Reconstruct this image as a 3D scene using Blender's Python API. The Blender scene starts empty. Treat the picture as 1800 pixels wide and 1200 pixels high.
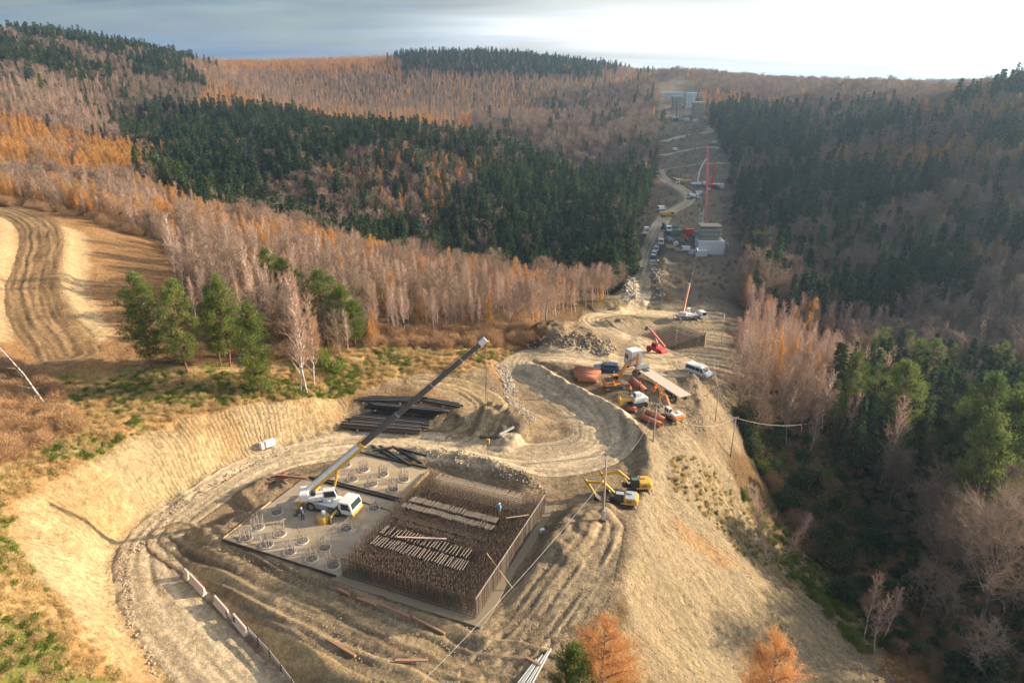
import bpy, bmesh, math, random
import numpy as np
from mathutils import Vector, Matrix, Euler

# ------------------------------------------------------------------ camera, sky, sun, exposure
S = bpy.context.scene
CAMH = 52.0
PITCH = math.radians(21)
HAZE = 0.00019
FPX = 1200.0                      # focal length in pixels of an 1800 px wide frame
cam_data = bpy.data.cameras.new('camera')
cam_data.sensor_width = 36; cam_data.lens = 24
cam_data.clip_start = 0.5; cam_data.clip_end = 20000
cam = bpy.data.objects.new('camera', cam_data)
S.collection.objects.link(cam)
cam.location = (0, 0, CAMH); cam.rotation_euler = (math.pi/2 - PITCH, 0, 0)
S.camera = cam

SUN_EL = math.radians(17)
SUN_AZ = math.radians(14)         # direction to the sun: this far forward of straight right (+X)
sun_dir = Vector((math.cos(SUN_AZ)*math.cos(SUN_EL), math.sin(SUN_AZ)*math.cos(SUN_EL), math.sin(SUN_EL)))
sl = bpy.data.lights.new('sun', 'SUN'); sl.energy = 5.0; sl.angle = math.radians(0.55); sl.color = (1.0, 0.83, 0.60)
so = bpy.data.objects.new('sun', sl); S.collection.objects.link(so)
so.rotation_euler = sun_dir.to_track_quat('Z', 'Y').to_euler(); so.location = (200, 60, 120)

W = bpy.data.worlds.new('World'); S.world = W; W.use_nodes = True
wn = W.node_tree; wn.nodes.clear()
def N(nt, typ, **kw):
    n = nt.nodes.new(typ)
    for k, v in kw.items():
        if k == 'inp':
            for kk, vv in v.items(): n.inputs[kk].default_value = vv
        else: setattr(n, k, v)
    return n
wo = N(wn, 'ShaderNodeOutputWorld'); bg = N(wn, 'ShaderNodeBackground'); bg.inputs['Strength'].default_value = 0.078
sky = N(wn, 'ShaderNodeTexSky', sky_type='NISHITA', sun_disc=False)
sky.sun_elevation = SUN_EL; sky.sun_rotation = math.pi/2 - SUN_AZ; sky.altitude = 300; sky.air_density = 1.2; sky.dust_density = 1.0
tc = N(wn, 'ShaderNodeTexCoord')
# thin layered cloud: noise on the direction, projected on a flat cloud layer
sep = N(wn, 'ShaderNodeSeparateXYZ'); wn.links.new(tc.outputs['Generated'], sep.inputs[0])
zz = N(wn, 'ShaderNodeMath', operation='ADD'); zz.inputs[1].default_value = 0.10; wn.links.new(sep.outputs['Z'], zz.inputs[0])
zm = N(wn, 'ShaderNodeMath', operation='MAXIMUM'); zm.inputs[1].default_value = 0.03; wn.links.new(zz.outputs[0], zm.inputs[0])
dv = N(wn, 'ShaderNodeVectorMath', operation='DIVIDE'); cb = N(wn, 'ShaderNodeCombineXYZ')
for i in range(3): wn.links.new(zm.outputs[0], cb.inputs[i])
wn.links.new(tc.outputs['Generated'], dv.inputs[0]); wn.links.new(cb.outputs[0], dv.inputs[1])
mp = N(wn, 'ShaderNodeMapping'); mp.inputs['Scale'].default_value = (0.22, 0.42, 0.0); mp.inputs['Location'].default_value = (3.1, 1.7, 0)
wn.links.new(dv.outputs[0], mp.inputs['Vector'])
no = N(wn, 'ShaderNodeTexNoise', inp={'Scale': 1.6, 'Detail': 6.0, 'Roughness': 0.55, 'Distortion': 0.5}); wn.links.new(mp.outputs[0], no.inputs['Vector'])
cr = N(wn, 'ShaderNodeValToRGB'); cr.color_ramp.elements[0].position = 0.30; cr.color_ramp.elements[0].color = (.4,.4,.4,1); cr.color_ramp.elements[1].position = 0.62
wn.links.new(no.outputs['Fac'], cr.inputs[0])
# cloud colour follows the sky behind it: bright towards the sun, grey-blue away from it
sd = N(wn, 'ShaderNodeVectorMath', operation='DOT_PRODUCT'); sd.inputs[1].default_value = sun_dir
wn.links.new(tc.outputs['Generated'], sd.inputs[0])
mr = N(wn, 'ShaderNodeMapRange', interpolation_type='SMOOTHSTEP'); mr.inputs['From Min'].default_value = 0.0; mr.inputs['From Max'].default_value = 0.42
wn.links.new(sd.outputs['Value'], mr.inputs['Value'])
cc = N(wn, 'ShaderNodeMix', data_type='RGBA'); cc.inputs['A'].default_value = (0.62, 1.12, 2.0, 1); cc.inputs['B'].default_value = (6.8, 6.9, 7.1, 1)
wn.links.new(mr.outputs[0], cc.inputs['Factor'])
# darker undersides in long streaks
mp2 = N(wn, 'ShaderNodeMapping'); mp2.inputs['Scale'].default_value = (0.10, 0.26, 0.0); mp2.inputs['Location'].default_value = (1.3, 0.4, 0); wn.links.new(dv.outputs[0], mp2.inputs['Vector'])
no2 = N(wn, 'ShaderNodeTexNoise', inp={'Scale': 2.3, 'Detail': 3.5, 'Roughness': 0.5, 'Distortion': 0.8}); wn.links.new(mp2.outputs[0], no2.inputs['Vector'])
cl = N(wn, 'ShaderNodeMapRange', inp={'From Min': .35, 'From Max': .68, 'To Min': .5, 'To Max': 2.1}); wn.links.new(no2.outputs['Fac'], cl.inputs['Value'])
cs_ = N(wn, 'ShaderNodeVectorMath', operation='SCALE'); wn.links.new(cc.outputs['Result'], cs_.inputs[0]); wn.links.new(cl.outputs[0], cs_.inputs['Scale'])
cf = N(wn, 'ShaderNodeMath', operation='MULTIPLY'); cf.inputs[1].default_value = 0.9; wn.links.new(cr.outputs['Color'], cf.inputs[0])
mx = N(wn, 'ShaderNodeMix', data_type='RGBA'); wn.links.new(cf.outputs[0], mx.inputs['Factor'])
wn.links.new(sky.outputs[0], mx.inputs['A']); wn.links.new(cs_.outputs[0], mx.inputs['B'])
# paler veil low on the horizon, as thick as the air there
hv_ = N(wn, 'ShaderNodeMapRange', interpolation_type='SMOOTHSTEP', inp={'From Min': 0.0, 'From Max': .16, 'To Min': .5, 'To Max': 0.0}); wn.links.new(sep.outputs['Z'], hv_.inputs['Value'])
hc_ = N(wn, 'ShaderNodeMix', data_type='RGBA'); hc_.inputs['A'].default_value = (1.8, 2.4, 3.1, 1); hc_.inputs['B'].default_value = (5.6, 5.7, 5.9, 1); wn.links.new(mr.outputs[0], hc_.inputs['Factor'])
hm_x = N(wn, 'ShaderNodeMix', data_type='RGBA'); wn.links.new(hv_.outputs[0], hm_x.inputs['Factor']); wn.links.new(mx.outputs['Result'], hm_x.inputs['A']); wn.links.new(hc_.outputs['Result'], hm_x.inputs['B'])
wn.links.new(hm_x.outputs['Result'], bg.inputs['Color']); wn.links.new(bg.outputs[0], wo.inputs[0])

S.view_settings.view_transform = 'Standard'; S.view_settings.look = 'None'
S.view_settings.exposure = 1.24; S.view_settings.gamma = 1.0; S.view_settings.use_curve_mapping = False
S.render.engine = 'CYCLES'
cy = S.cycles
cy.max_bounces = 4; cy.diffuse_bounces = 2; cy.glossy_bounces = 2; cy.transmission_bounces = 2; cy.transparent_max_bounces = 4
cy.volume_bounces = 0; cy.use_denoising = True; cy.caustics_reflective = False; cy.caustics_refractive = False
cy.use_adaptive_sampling = True; cy.adaptive_threshold = 0.03
# ------------------------------------------------------------------ helpers
rng = np.random.default_rng(11); R = random.Random(5)
col = S.collection
CT, ST = math.cos(PITCH), math.sin(PITCH)
def ray(px, py):
    u = (px-900)/FPX; v = (600-py)/FPX
    return np.array([u, CT + v*ST, -ST + v*CT])
def proj(x, y, z):
    """world -> photo pixel (for laying the woods out)"""
    dz = z-CAMH
    dep = np.maximum(y*CT - dz*ST, 1.0); up = y*ST + dz*CT
    return 900 + FPX*x/dep, 600 - FPX*up/dep
def _hash(ix, iy, seed):
    h = (ix.astype(np.int64)*374761393 + iy.astype(np.int64)*668265263 + seed*974634777) & 0xffffffff
    h = ((h ^ (h >> 13))*1274126177) & 0xffffffff
    return ((h ^ (h >> 16)) & 0xffff)/65535.0
def vnoise(x, y, seed=0):
    x0 = np.floor(x); y0 = np.floor(y); fx = x-x0; fy = y-y0
    fx = fx*fx*(3-2*fx); fy = fy*fy*(3-2*fy)
    a = _hash(x0, y0, seed); b = _hash(x0+1, y0, seed); c = _hash(x0, y0+1, seed); d = _hash(x0+1, y0+1, seed)
    return (a*(1-fx)+b*fx)*(1-fy) + (c*(1-fx)+d*fx)*fy
def fbm(x, y, seed=0, oct=4, gain=0.5):
    s = 0; a = 1.0; t = 0; f = 1.0
    for o in range(oct):
        s = s + a*vnoise(x*f+17.3*o, y*f-9.1*o, seed+o); t += a; a *= gain; f *= 2.03
    return s/t
def sstep(a, b, x):
    t = np.clip((x-a)/(b-a), 0, 1); return t*t*(3-2*t)

# ------------------------------------------------------------------ terrain: surveyed spot heights, smooth surface through them
# (px, py, 'z', height) spots on the bench and its slopes; (px, py, 'y', distance) spots on the far slopes; ('w', x, y, z) hidden ground
CP = []
def Z(*a):
    for px, py, z in a: CP.append((px, py, 'z', z))
def Y(*a):
    for px, py, y in a: CP.append((px, py, 'y', y))
def Wp(*a):
    for x, y, z in a: CP.append(('w', x, y, z))
# bench round the foundation
Z((430,950,0),(620,1010,0),(835,1095,0),(970,905,0),(760,830,.1),(650,790,.1),(700,930,0),(520,870,0),(900,960,0),(560,930,0),(600,830,0),(900,850,.2),
  (560,785,.2),(480,805,.1),(385,860,-.3),(295,925,-.7),(255,985,-.9),(285,1070,-1.2),(335,1130,-1.5),(400,1200,-1.9),
  (450,1000,-.2),(600,1090,-.4),(700,1170,-.8),(420,1005,-.5),(520,1080,-.6),(640,1190,-1.0),(345,1030,-.8),(440,1110,-1.2),(520,1190,-1.6),
  (940,1000,.2),(940,1100,0),(820,1190,-.9),(1040,880,.3),(1090,880,.3),(1060,840,.1),(980,800,0),(860,805,.1),(760,785,.1),(1060,780,0))
# cut slope: toe, crest, and the meadow above
Z((205,985,-1.0),(218,958,-.8),(300,892,0),(400,832,.4),(480,795,.6),(555,768,.7),(600,742,.8),(215,1035,-1.0),(240,1105,-1.2),(280,1190,-1.6))
Z((600,697,3.0),(540,702,4.4),(440,712,5.6),(330,737,6.4),(230,772,6.9),(130,822,7.3),(50,880,7.3),(20,930,6.6),(60,1000,5.6),(130,1080,3.6),(200,1165,1.3))
Z((100,730,8.2),(250,705,7.6),(420,680,6.6),(0,780,8.8),(600,640,5.2),(690,660,3.6),(265,645,8.6),(400,640,7.6),(540,680,5.0),(0,950,8.2),(0,1100,7.0),(60,1190,4.2),(-150,1000,11),
  (230,600,9.4),(60,600,10.8),(100,500,13.0),(30,380,17),(0,450,17),(250,460,11.5),(160,385,15.5))
# storage ground, upper road, pipe yard
Z((650,725,1.0),(720,740,.8),(800,735,.9),(880,745,2.0),(930,785,.4),(760,645,3.2),(820,615,3.4),(850,665,2.2),(900,585,3.0),(990,600,3.2),(1080,610,.5),
  (890,650,1.4),(940,700,.4),(1000,750,0),(930,622,1.4),(1050,640,.6),(1030,665,1.0),(1100,715,.8),(1180,720,.2),(1225,655,-1.6),(1195,645,-1.6),(1200,770,-.8),(1150,760,.6))
Y((1150,614,163),(1100,590,172),(1032,562,188),(1100,547,200),(1190,556,198),(1195,595,180),(1250,562,198),(1130,570,190),(1230,600,178),(1290,600,186))
# spoil slope and ravine on the right
Z((1120,925,.4),(1112,1000,.2),(1100,1080,-.4),(1000,1190,-1.8),(1260,705,-3),(1285,800,-8.5),(1200,850,-3.5),(1300,900,-14),(1400,1030,-21),(1250,950,-9),(1180,1000,-4.6),
  (1350,1100,-16.5),(1480,1170,-22),(1160,1100,-4.5),(1200,1190,-7.5),(1300,1190,-13.5),(1380,850,-22),(1330,800,-15.5),(1450,900,-26),(1400,950,-25),(1550,880,-25.5),(1600,1000,-25),
  (1700,1100,-21),(1560,1180,-23.5),(1790,1190,-19),(1790,1000,-19),(1700,900,-22),(1430,800,-17.5),(1330,720,-10.5),(1300,650,-7),(1500,820,-21))
# corridor beyond
Y((1130,512,240),(1135,455,285),(1155,400,330),(1240,447,312),(1195,352,395),(1160,312,445),(1230,290,500),(1255,332,420),(1200,245,590),(1200,207,690),(1190,168,800),(1180,133,930),
  (1210,520,225),(1240,500,240),(1190,470,275),(1290,420,330),(1290,340,420))
# left woods: birch slope, crest, ravine behind
Y((600,600,121),(800,565,148),(950,548,172),(1055,532,200),(700,505,172),(500,525,140),(400,455,178),(300,400,218),(150,335,270),(0,325,270),(480,412,236),(650,465,234),(900,510,238),
  (250,335,296),(240,306,340),(100,295,352),(0,285,360))
Wp((5,555,-22),(60,490,-26),(-75,610,-12),(-130,660,0),(-95,300,-20),(0,305,-40),(55,300,-36),(-215,400,-6),(-150,350,-16))
# fir hill
Y((1085,500,268),(1100,432,330),(1130,352,415),(900,432,335),(900,352,400),(900,285,475),(750,262,520),(600,242,560),(400,228,600),(200,235,575),(500,335,400),(300,305,450),(500,215,640),(700,218,690),(1050,345,425),(1000,262,600),(1080,262,600),(900,240,640))
# far hills, left to right
Y((600,195,810),(600,152,920),(600,120,1010),(420,125,980),(1000,205,790),(1000,155,920),(1000,135,990),(880,106,1080),(1110,145,960),(750,110,1060),
  (0,195,520),(100,190,560),(0,125,640),(0,82,730),(150,87,770),(330,118,830),(250,160,690),(1050,205,740),(1120,240,640))
Y((1240,152,880),(1330,156,800),(1500,163,640),(1650,180,520),(1790,168,430),(1300,300,470),(1500,300,400),(1700,300,330),(1790,300,305),(1300,205,680),(1500,215,500),(1700,215,400),(1790,215,365),
  (1420,450,300),(1700,420,265),(1790,450,240),(1500,550,235),(1700,520,222),(1790,600,190),(1380,520,245),(1600,620,200),(1450,640,188))
Wp((420,640,25),(480,520,20),(520,420,15),(480,1000,40),(420,1150,40))
for x, y, z in ((-1400,1500,60),(-500,1500,55),(0,1500,50),(500,1600,50),(1400,1500,60),(0,6000,-40),(-4000,5500,-40),(4500,5500,-40),(-900,500,60),(900,400,10),(-300,60,18),(300,40,-20),(-200,-60,0),(200,-60,-20),
                (0,10,-12),(-30,20,-10),(30,20,-12),(-1100,900,90),(1300,900,40)): Wp((x,y,z))

pts = []
for c in CP:
    if c[0] == 'w': pts.append(c[1:]); continue
    d = ray(c[0], c[1])
    t = (c[3]-CAMH)/d[2] if c[2] == 'z' else c[3]/d[1]
    pts.append((d[0]*t, d[1]*t, CAMH + d[2]*t))
pts = np.array(pts)
def warp(x, y):
    yy = np.maximum(y+60, 1.0)
    yy = np.where(y > -40, yy, 20*np.exp((y+40)/20*0.5))
    return x/np.maximum(yy, 25), np.log(yy)
def tps_k(r2): return 0.5*r2*np.log(r2+1e-12)
U, V = warp(pts[:,0], pts[:,1])
n = len(pts)
K = tps_k((U[:,None]-U[None])**2 + (V[:,None]-V[None])**2) + np.eye(n)*2e-4
Pm = np.stack([np.ones(n), U, V], 1)
A = np.zeros((n+3, n+3)); A[:n,:n] = K; A[:n,n:] = Pm; A[n:,:n] = Pm.T
sol = np.linalg.solve(A, np.concatenate([pts[:,2], np.zeros(3)]))
def base_h(x, y):
    x = np.asarray(x, float).ravel(); y = np.asarray(y, float).ravel(); out = np.empty(len(x))
    for i in range(0, len(x), 40000):
        u, v = warp(x[i:i+40000], y[i:i+40000])
        k = tps_k((u[:,None]-U[None])**2 + (v[:,None]-V[None])**2)
        out[i:i+40000] = k @ sol[:n] + sol[n] + sol[n+1]*u + sol[n+2]*v
    return out

def axis(lo, hi, c0, c1, d0, p, ref):
    a = list(np.arange(c0, c1+1e-6, d0))
    x = c1
    while x < hi: x += d0*max(1.0, ((x-c1+ref)/ref))**p; a.append(x)
    x = c0; b = []
    while x > lo: x -= d0*max(1.0, ((c0-x+ref)/ref))**p; b.append(x)
    return np.array(b[::-1]+a)
XS = axis(-4500, 5000, -56, 44, 0.42, 1.30, 45)
YS = axis(-70, 6000, 38, 132, 0.42, 1.25, 120)
NX, NY = len(XS), len(YS)
GX, GY = np.meshgrid(XS, YS)
sh = GX.shape
GZ = base_h(GX, GY).reshape(sh)
_fx = np.interp
def hgt(x, y, G=None):
    G = GZ if G is None else G
    i = np.clip(np.searchsorted(XS, x)-1, 0, NX-2); j = np.clip(np.searchsorted(YS, y)-1, 0, NY-2)
    fx = np.clip((x-XS[i])/(XS[i+1]-XS[i]), 0, 1); fy = np.clip((y-YS[j])/(YS[j+1]-YS[j]), 0, 1)
    return (G[j,i]*(1-fx)+G[j,i+1]*fx)*(1-fy) + (G[j+1,i]*(1-fx)+G[j+1,i+1]*fx)*fy
def at(px, py, G=None):
    """the place on the ground seen at this spot of the photograph"""
    d = ray(px, py); d = d/d[1]
    ys = np.concatenate([np.arange(30, 220, 0.25), np.geomspace(220, 3000, 1500)])
    zz = CAMH + d[2]*ys; g = hgt(d[0]*ys, ys, G)
    k = np.argmax(zz <= g)
    if zz[k] > g[k]: k = len(ys)-1
    y0, y1 = ys[max(k-1,0)], ys[k]
    for _ in range(12):
        ym = (y0+y1)/2
        if CAMH + d[2]*ym > hgt(np.array([d[0]*ym]), np.array([ym]), G)[0]: y0 = ym
        else: y1 = ym
    return Vector((d[0]*y1, y1, float(hgt(np.array([d[0]*y1]), np.array([y1]), G)[0])))
def poly_w(pl): return np.array([at(*p[:2])[:2] for p in pl])
def seg_dist(x, y, P, vals=None):
    """nearest distance, length along, and side of points to a polyline"""
    best = np.full(x.shape, 1e9); along = np.zeros(x.shape); side = np.zeros(x.shape); acc = 0.0
    v = np.zeros(x.shape) if vals is not None else None
    for a in range(len(P)-1):
        p, q = P[a], P[a+1]; dx, dy = q-p; L = math.hypot(dx, dy)
        if L < 1e-6: continue
        t = np.clip(((x-p[0])*dx + (y-p[1])*dy)/(L*L), 0, 1)
        ex = x-(p[0]+t*dx); ey = y-(p[1]+t*dy); d = np.hypot(ex, ey); m = d < best
        best[m] = d[m]; along[m] = (acc+t*L)[m]; side[m] = np.sign(dx*ey-dy*ex)[m]
        if vals is not None: v[m] = (vals[a]+t*(vals[a+1]-vals[a]))[m]
        acc += L
    return best, along, side, v
def smooth_line(P, k=6):
    """Catmull-Rom through the points (any number of columns)"""
    P = np.array(P, float); Q = np.vstack([2*P[0]-P[1], P, 2*P[-1]-P[-2]]); out = []
    for i in range(1, len(Q)-2):
        for t in np.linspace(0, 1, k, endpoint=False):
            a, b, c, d = Q[i-1], Q[i], Q[i+1], Q[i+2]
            out.append(0.5*(2*b + (c-a)*t + (2*a-5*b+4*c-d)*t*t + (3*b-a-3*c+d)*t**3))
    out.append(P[-1]); return np.array(out)
def in_poly(x, y, P):
    r = np.zeros(np.shape(x), bool); j = len(P)-1
    for i in range(len(P)):
        xi, yi = P[i]; xj, yj = P[j]
        if yi != yj:
            r ^= ((yi > y) != (yj > y)) & (x < (xj-xi)*(y-yi)/(yj-yi)+xi)
        j = i
    return r
def soft_poly(P, w, warp_amp=0.0, wl=6.0, seed=3, X=None, Yv=None):
    """0..1 inside a world polygon, with a ragged soft edge"""
    X = GX if X is None else X; Yv = GY if Yv is None else Yv
    out = np.zeros(X.shape)
    m = 3*w + warp_amp*2
    bb = (X > P[:,0].min()-m) & (X < P[:,0].max()+m) & (Yv > P[:,1].min()-m) & (Yv < P[:,1].max()+m)
    x = X[bb]; y = Yv[bb]
    if warp_amp:
        x, y = x + (fbm(x/wl, y/wl, seed)-.5)*2*warp_amp, y + (fbm(x/wl+31, y/wl, seed+7)-.5)*2*warp_amp
    d, _, _, _ = seg_dist(x, y, np.vstack([P, P[:1]]))
    d = np.where(in_poly(x, y, P), d, -d)
    out[bb] = sstep(-w, w, d); return out
# ------------------------------------------------------------------ earthworks: roads, berms, heaps
ROADS = {}
def road_line(pl, k=7):
    W3 = []
    for px, py, w in pl:
        p = at(px, py); W3.append((p.x, p.y, p.z, w))
    L = smooth_line(W3, k)
    z = L[:,2].copy()
    for _ in range(6): z[1:-1] = (z[:-2]+2*z[1:-1]+z[2:])/4
    L[:,2] = z; return L
ROADS['main'] = road_line([(445,1235,7.5),(370,1160,7.5),(305,1085,7.5),(262,1015,7.5),(262,958,7.5),(312,905,7.5),(390,853,7.5),(470,812,8),(560,786,8.5),(660,776,8.5),(760,784,9),(860,800,9.5),(950,806,10),
    (1020,797,10.5),(1062,768,11),(1045,730,10.5),(995,696,9),(948,666,7.5),(912,643,7),(930,626,7),(985,624,7),(1050,634,7),(1120,641,8),(1178,646,9)])
ROADS['descent'] = road_line([(1205,652,9),(1195,640,8.5),(1160,620,7),(1125,603,6.5),(1085,587,6.2),(1045,571,6.2),(1036,560,6.2),(1060,552,6.2),(1110,549,6.5),(1165,552,7),(1190,557,8)])
ROADS['corridor'] = road_line([(1118,548,6),(1128,520,6.5),(1130,490,7),(1136,455,8),(1148,420,8.5),(1160,395,8),(1175,375,7),(1205,358,7),(1212,345,7),(1190,325,7),(1163,311,7),(1163,300,8),(1190,294,8),(1235,288,8),(1280,286,8)])
ROADS['upper'] = road_line([(1170,272,9),(1210,263,9),(1250,258,9),(1280,263,9)], 5)
ROADS['upper2'] = road_line([(1168,248,10),(1205,238,10),(1240,233,10),(1256,222,10),(1246,207,10),(1225,203,10)], 5)
ROADS['field'] = road_line([(-60,352,9),(0,367,9),(48,383,9),(72,412,9),(66,460,9),(58,510,9.5),(75,560,10),(105,598,10),(120,625,9)])
ROADS['mud'] = road_line([(305,945,7),(360,975,9),(450,1010,10),(560,1058,10),(680,1110,11),(800,1150,13),(900,1180,15),(960,1230,15)])
ROADS['spur'] = road_line([(850,1190,8),(930,1110,10),(985,1040,10),(1030,970,8),(1050,925,7)])
ROADS['storage'] = road_line([(740,668,6),(800,680,7),(850,710,8),(845,745,7),(800,765,5)])
near = (GY < 700) & (GX > -200) & (GX < 330) & (GY > 20)
def carve(L, feather=3.0):
    m = near & (GX > L[:,0].min()-15) & (GX < L[:,0].max()+15) & (GY > L[:,1].min()-15) & (GY < L[:,1].max()+15)
    x, y = GX[m], GY[m]
    d, s, sd, zc = seg_dist(x, y, L[:,:2], L[:,2])
    _, _, _, w = seg_dist(x, y, L[:,:2], L[:,3])
    k = 1-sstep(0, 1, (d-w/2)/feather)
    GZ[m] = GZ[m]*(1-k)+zc*k
def ridge(pl, h, hw, sharp=1.2, seed=4, rough=.5, skew=0.0):
    P = smooth_line(np.array([at(*p)[:2] for p in pl]), 5)
    m = (GX > P[:,0].min()-hw) & (GX < P[:,0].max()+hw) & (GY > P[:,1].min()-hw) & (GY < P[:,1].max()+hw)
    x, y = GX[m], GY[m]
    d, s, sd, _ = seg_dist(x, y, P)
    L = s.max()+1e-6
    e = sstep(0, .12, s/L)*sstep(0, .12, 1-s/L) if len(pl) > 2 else 1.0
    f = np.clip(1-d/hw, 0, 1)**sharp
    GZ[m] += h*f*e*(1+rough*(fbm(x/1.5, y/1.5, seed)-.5)*2)
for k in ('corridor','upper','upper2','field','mud','spur','storage','descent','main'): carve(ROADS[k], 5.0 if k in ('corridor','upper','upper2') else 3.0)
# pad: a rectangle set square to its own axes
PO = np.array([-3.7, 55.6]); PU = np.array([-.921, .390]); PV = np.array([.390, .921])
def pad(u, v, z=0.0):
    p = PO+PU*u+PV*v; return Vector((p[0], p[1], z))
PANG = math.atan2(-PU[1], -PU[0])          # heading of -u (towards the right of the picture)
pu = (GX-PO[0])*PU[0]+(GY-PO[1])*PU[1]; pv = (GX-PO[0])*PV[0]+(GY-PO[1])*PV[1]
dp = np.maximum(np.maximum(-1.2-pu, pu-34.5), np.maximum(-1.2-pv, pv-(23.5+np.clip(pu-16, 0, 1)*6)))
kp = 1-sstep(0.3, 2.2, dp)
GZ[:] = GZ*(1-kp) + (-.12)*kp
# banks and heaps
ridge([(905,636),(948,658),(1000,688),(1055,716),(1100,745),(1128,775),(1140,815),(1142,850),(1135,885),(1110,925)], 1.8, 2.4, .8, 5, .3)
ridge([(1215,670),(1228,705),(1238,760),(1262,805)], 1.7, 3.2, 1.0, 6, .4)
ridge([(700,800),(760,800),(830,812),(900,835),(955,862)], 1.1, 2.8, .9, 7, .5)
ridge([(420,890),(455,870),(500,845)], 1.3, 2.6, .9, 8, .7)
ridge([(345,950),(385,935),(425,905)], 1.2, 2.4, .9, 9, .6)
ridge([(925,598),(960,588),(1000,592),(1050,606),(1090,618)], 1.9, 7.0, .8, 10, .6)
ridge([(965,580),(1010,575),(1040,585)], 1.2, 6.0, .8, 11, .6)
ridge([(1060,575),(1100,568),(1150,568)], 1.2, 5.0, .9, 12, .8)
ridge([(840,735),(890,742),(935,770)], 2.0, 6.5, .8, 13, .5)
ridge([(960,985),(1040,900),(1090,905)], .8, 4, .9, 15, .8)
ridge([(1145,470),(1150,495),(1155,520)], 3.0, 7, .9, 16, .9)
ridge([(1100,520),(1105,500)], 2.5, 5, .9, 17, .8)
ridge([(1070,545),(1110,535),(1145,535)], 1.5, 5, .9, 18, .8)
# every road's inside mask and frame
ROADMASK = np.zeros(sh)
for k, L in ROADS.items():
    m = (GX > L[:,0].min()-12) & (GX < L[:,0].max()+12) & (GY > L[:,1].min()-12) & (GY < L[:,1].max()+12)
    d, s, sd, w = seg_dist(GX[m], GY[m], L[:,:2], L[:,3])
    ROADMASK[m] = np.maximum(ROADMASK[m], 1-sstep(-.6, .8, d-w/2))
# ------------------------------------------------------------------ regions of the ground (world outlines) and their soil colours
def PW(*p): return poly_w(p)
far_k = sstep(120, 500, GY)
R_site = soft_poly(PW((200,1000),(300,890),(480,795),(600,742),(640,690),(740,655),(820,660),(880,620),(960,600),(1030,548),(1100,535),(1200,548),(1300,600),(1322,700),(1305,800),(1150,900),(1120,1000),(1080,1100),(1000,1195),(800,1230),(430,1230),(300,1190),(230,1090)), 1.0, 1.5, 5, 21)
R_cut = soft_poly(PW((610,745),(555,768),(480,797),(400,834),(300,894),(218,960),(200,990),(215,1040),(243,1110),(290,1195),(225,1195),(150,1100),(70,1010),(15,935),(45,880),(130,820),(230,770),(330,735),(440,710),(540,700),(606,694)), .7, .9, 3, 22)
R_sand = soft_poly(PW((330,1000),(420,1010),(530,1085),(650,1195),(520,1195),(440,1110),(350,1030)), .8, .8, 3, 23)
R_spoil = soft_poly(PW((1120,890),(1145,830),(1125,770),(1215,770),(1312,875),(1475,1040),(1580,1200),(1000,1230),(1105,1080),(1110,1000)), 1.2, 2.0, 5, 24)
R_meadow = soft_poly(PW((-80,640),(60,660),(240,640),(400,645),(560,640),(640,600),(800,590),(930,590),(880,640),(820,660),(740,655),(640,690),(540,702),(440,712),(330,737),(230,772),(130,822),(45,880),(15,935),(70,1010),(150,1100),(230,1200),(-80,1230)), 1.2, 2.0, 5, 25)
R_field = soft_poly(PW((-80,345),(0,352),(110,374),(200,397),(280,432),(320,510),(300,560),(240,645),(60,665),(-80,640)), 1.2, 1.5, 5, 26)
R_fsand = soft_poly(PW((-80,372),(10,372),(30,400),(35,450),(12,520),(22,600),(-80,620)), .8, .8, 4, 27) + soft_poly(PW((90,392),(150,410),(160,450),(150,510),(205,590),(160,608),(110,560),(92,500),(100,440)), .8, 1.0, 4, 28)
R_corr = soft_poly(PW((1060,540),(1085,512),(1105,470),(1115,430),(1112,390),(1130,360),(1140,320),(1150,300),(1155,260),(1155,200),(1150,150),(1120,130),(1240,135),(1225,190),(1270,250),(1290,300),(1290,340),(1300,420),(1310,470),(1290,520),(1300,590),(1200,550),(1110,540)), 3, 4, 12, 29)
R_orange = soft_poly(PW((640,700),(690,685),(760,690),(800,705),(760,720),(650,712)), .8, 1, 3, 30) + soft_poly(PW((1180,905),(1215,925),(1290,985),(1280,1000),(1200,945)), .6, 1, 3, 31) + soft_poly(PW((1530,1150),(1640,1145),(1670,1200),(1560,1215)), 1, 1, 3, 36)*.7 + soft_poly(PW((830,605),(860,615),(885,650),(880,680),(850,640)), .7, 1, 3, 32)
R_bench2 = soft_poly(PW((1130,560),(1250,552),(1275,580),(1300,640),(1240,640),(1160,620),(1050,575)), 1.5, 2, 5, 34)
def mixc(C, c, m):
    return C*(1-m[...,None]) + np.array(c)*m[...,None]
n1 = fbm(GX/9, GY/9, 41, 4); n2 = fbm(GX/2.2, GY/2.2, 42, 4); n3 = fbm(GX/30, GY/30, 43, 3)
C = np.zeros(sh+(3,)) + np.array((.13,.078,.042))
C = mixc(C, (.17,.105,.05), sstep(.4,.7,n1))
C = mixc(C, (.075,.07,.03), .6*sstep(.5,.75,n3))
C = mixc(C, (.19,.155,.115), R_corr); C = mixc(C, (.23,.185,.13), R_corr*sstep(.5,.7,n1)); C = mixc(C, (.13,.115,.06), R_corr*sstep(.55,.75,n3)*.8)
mead = R_meadow
C = mixc(C, (.42,.28,.125), mead); C = mixc(C, (.42,.235,.10), mead*sstep(.45,.65,n1)*.8)
C = mixc(C, (.17,.20,.05), mead*sstep(.52,.62,fbm(GX/5.5, GY/5.5, 51, 4))*.85); C = mixc(C, (.52,.39,.21), mead*sstep(.56,.7,n2)*.7)
C = mixc(C, (.38,.215,.095), R_field); C = mixc(C, (.30,.18,.09), R_field*sstep(.4,.65,n2)); C = mixc(C, (.52,.375,.215), R_fsand)
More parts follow.
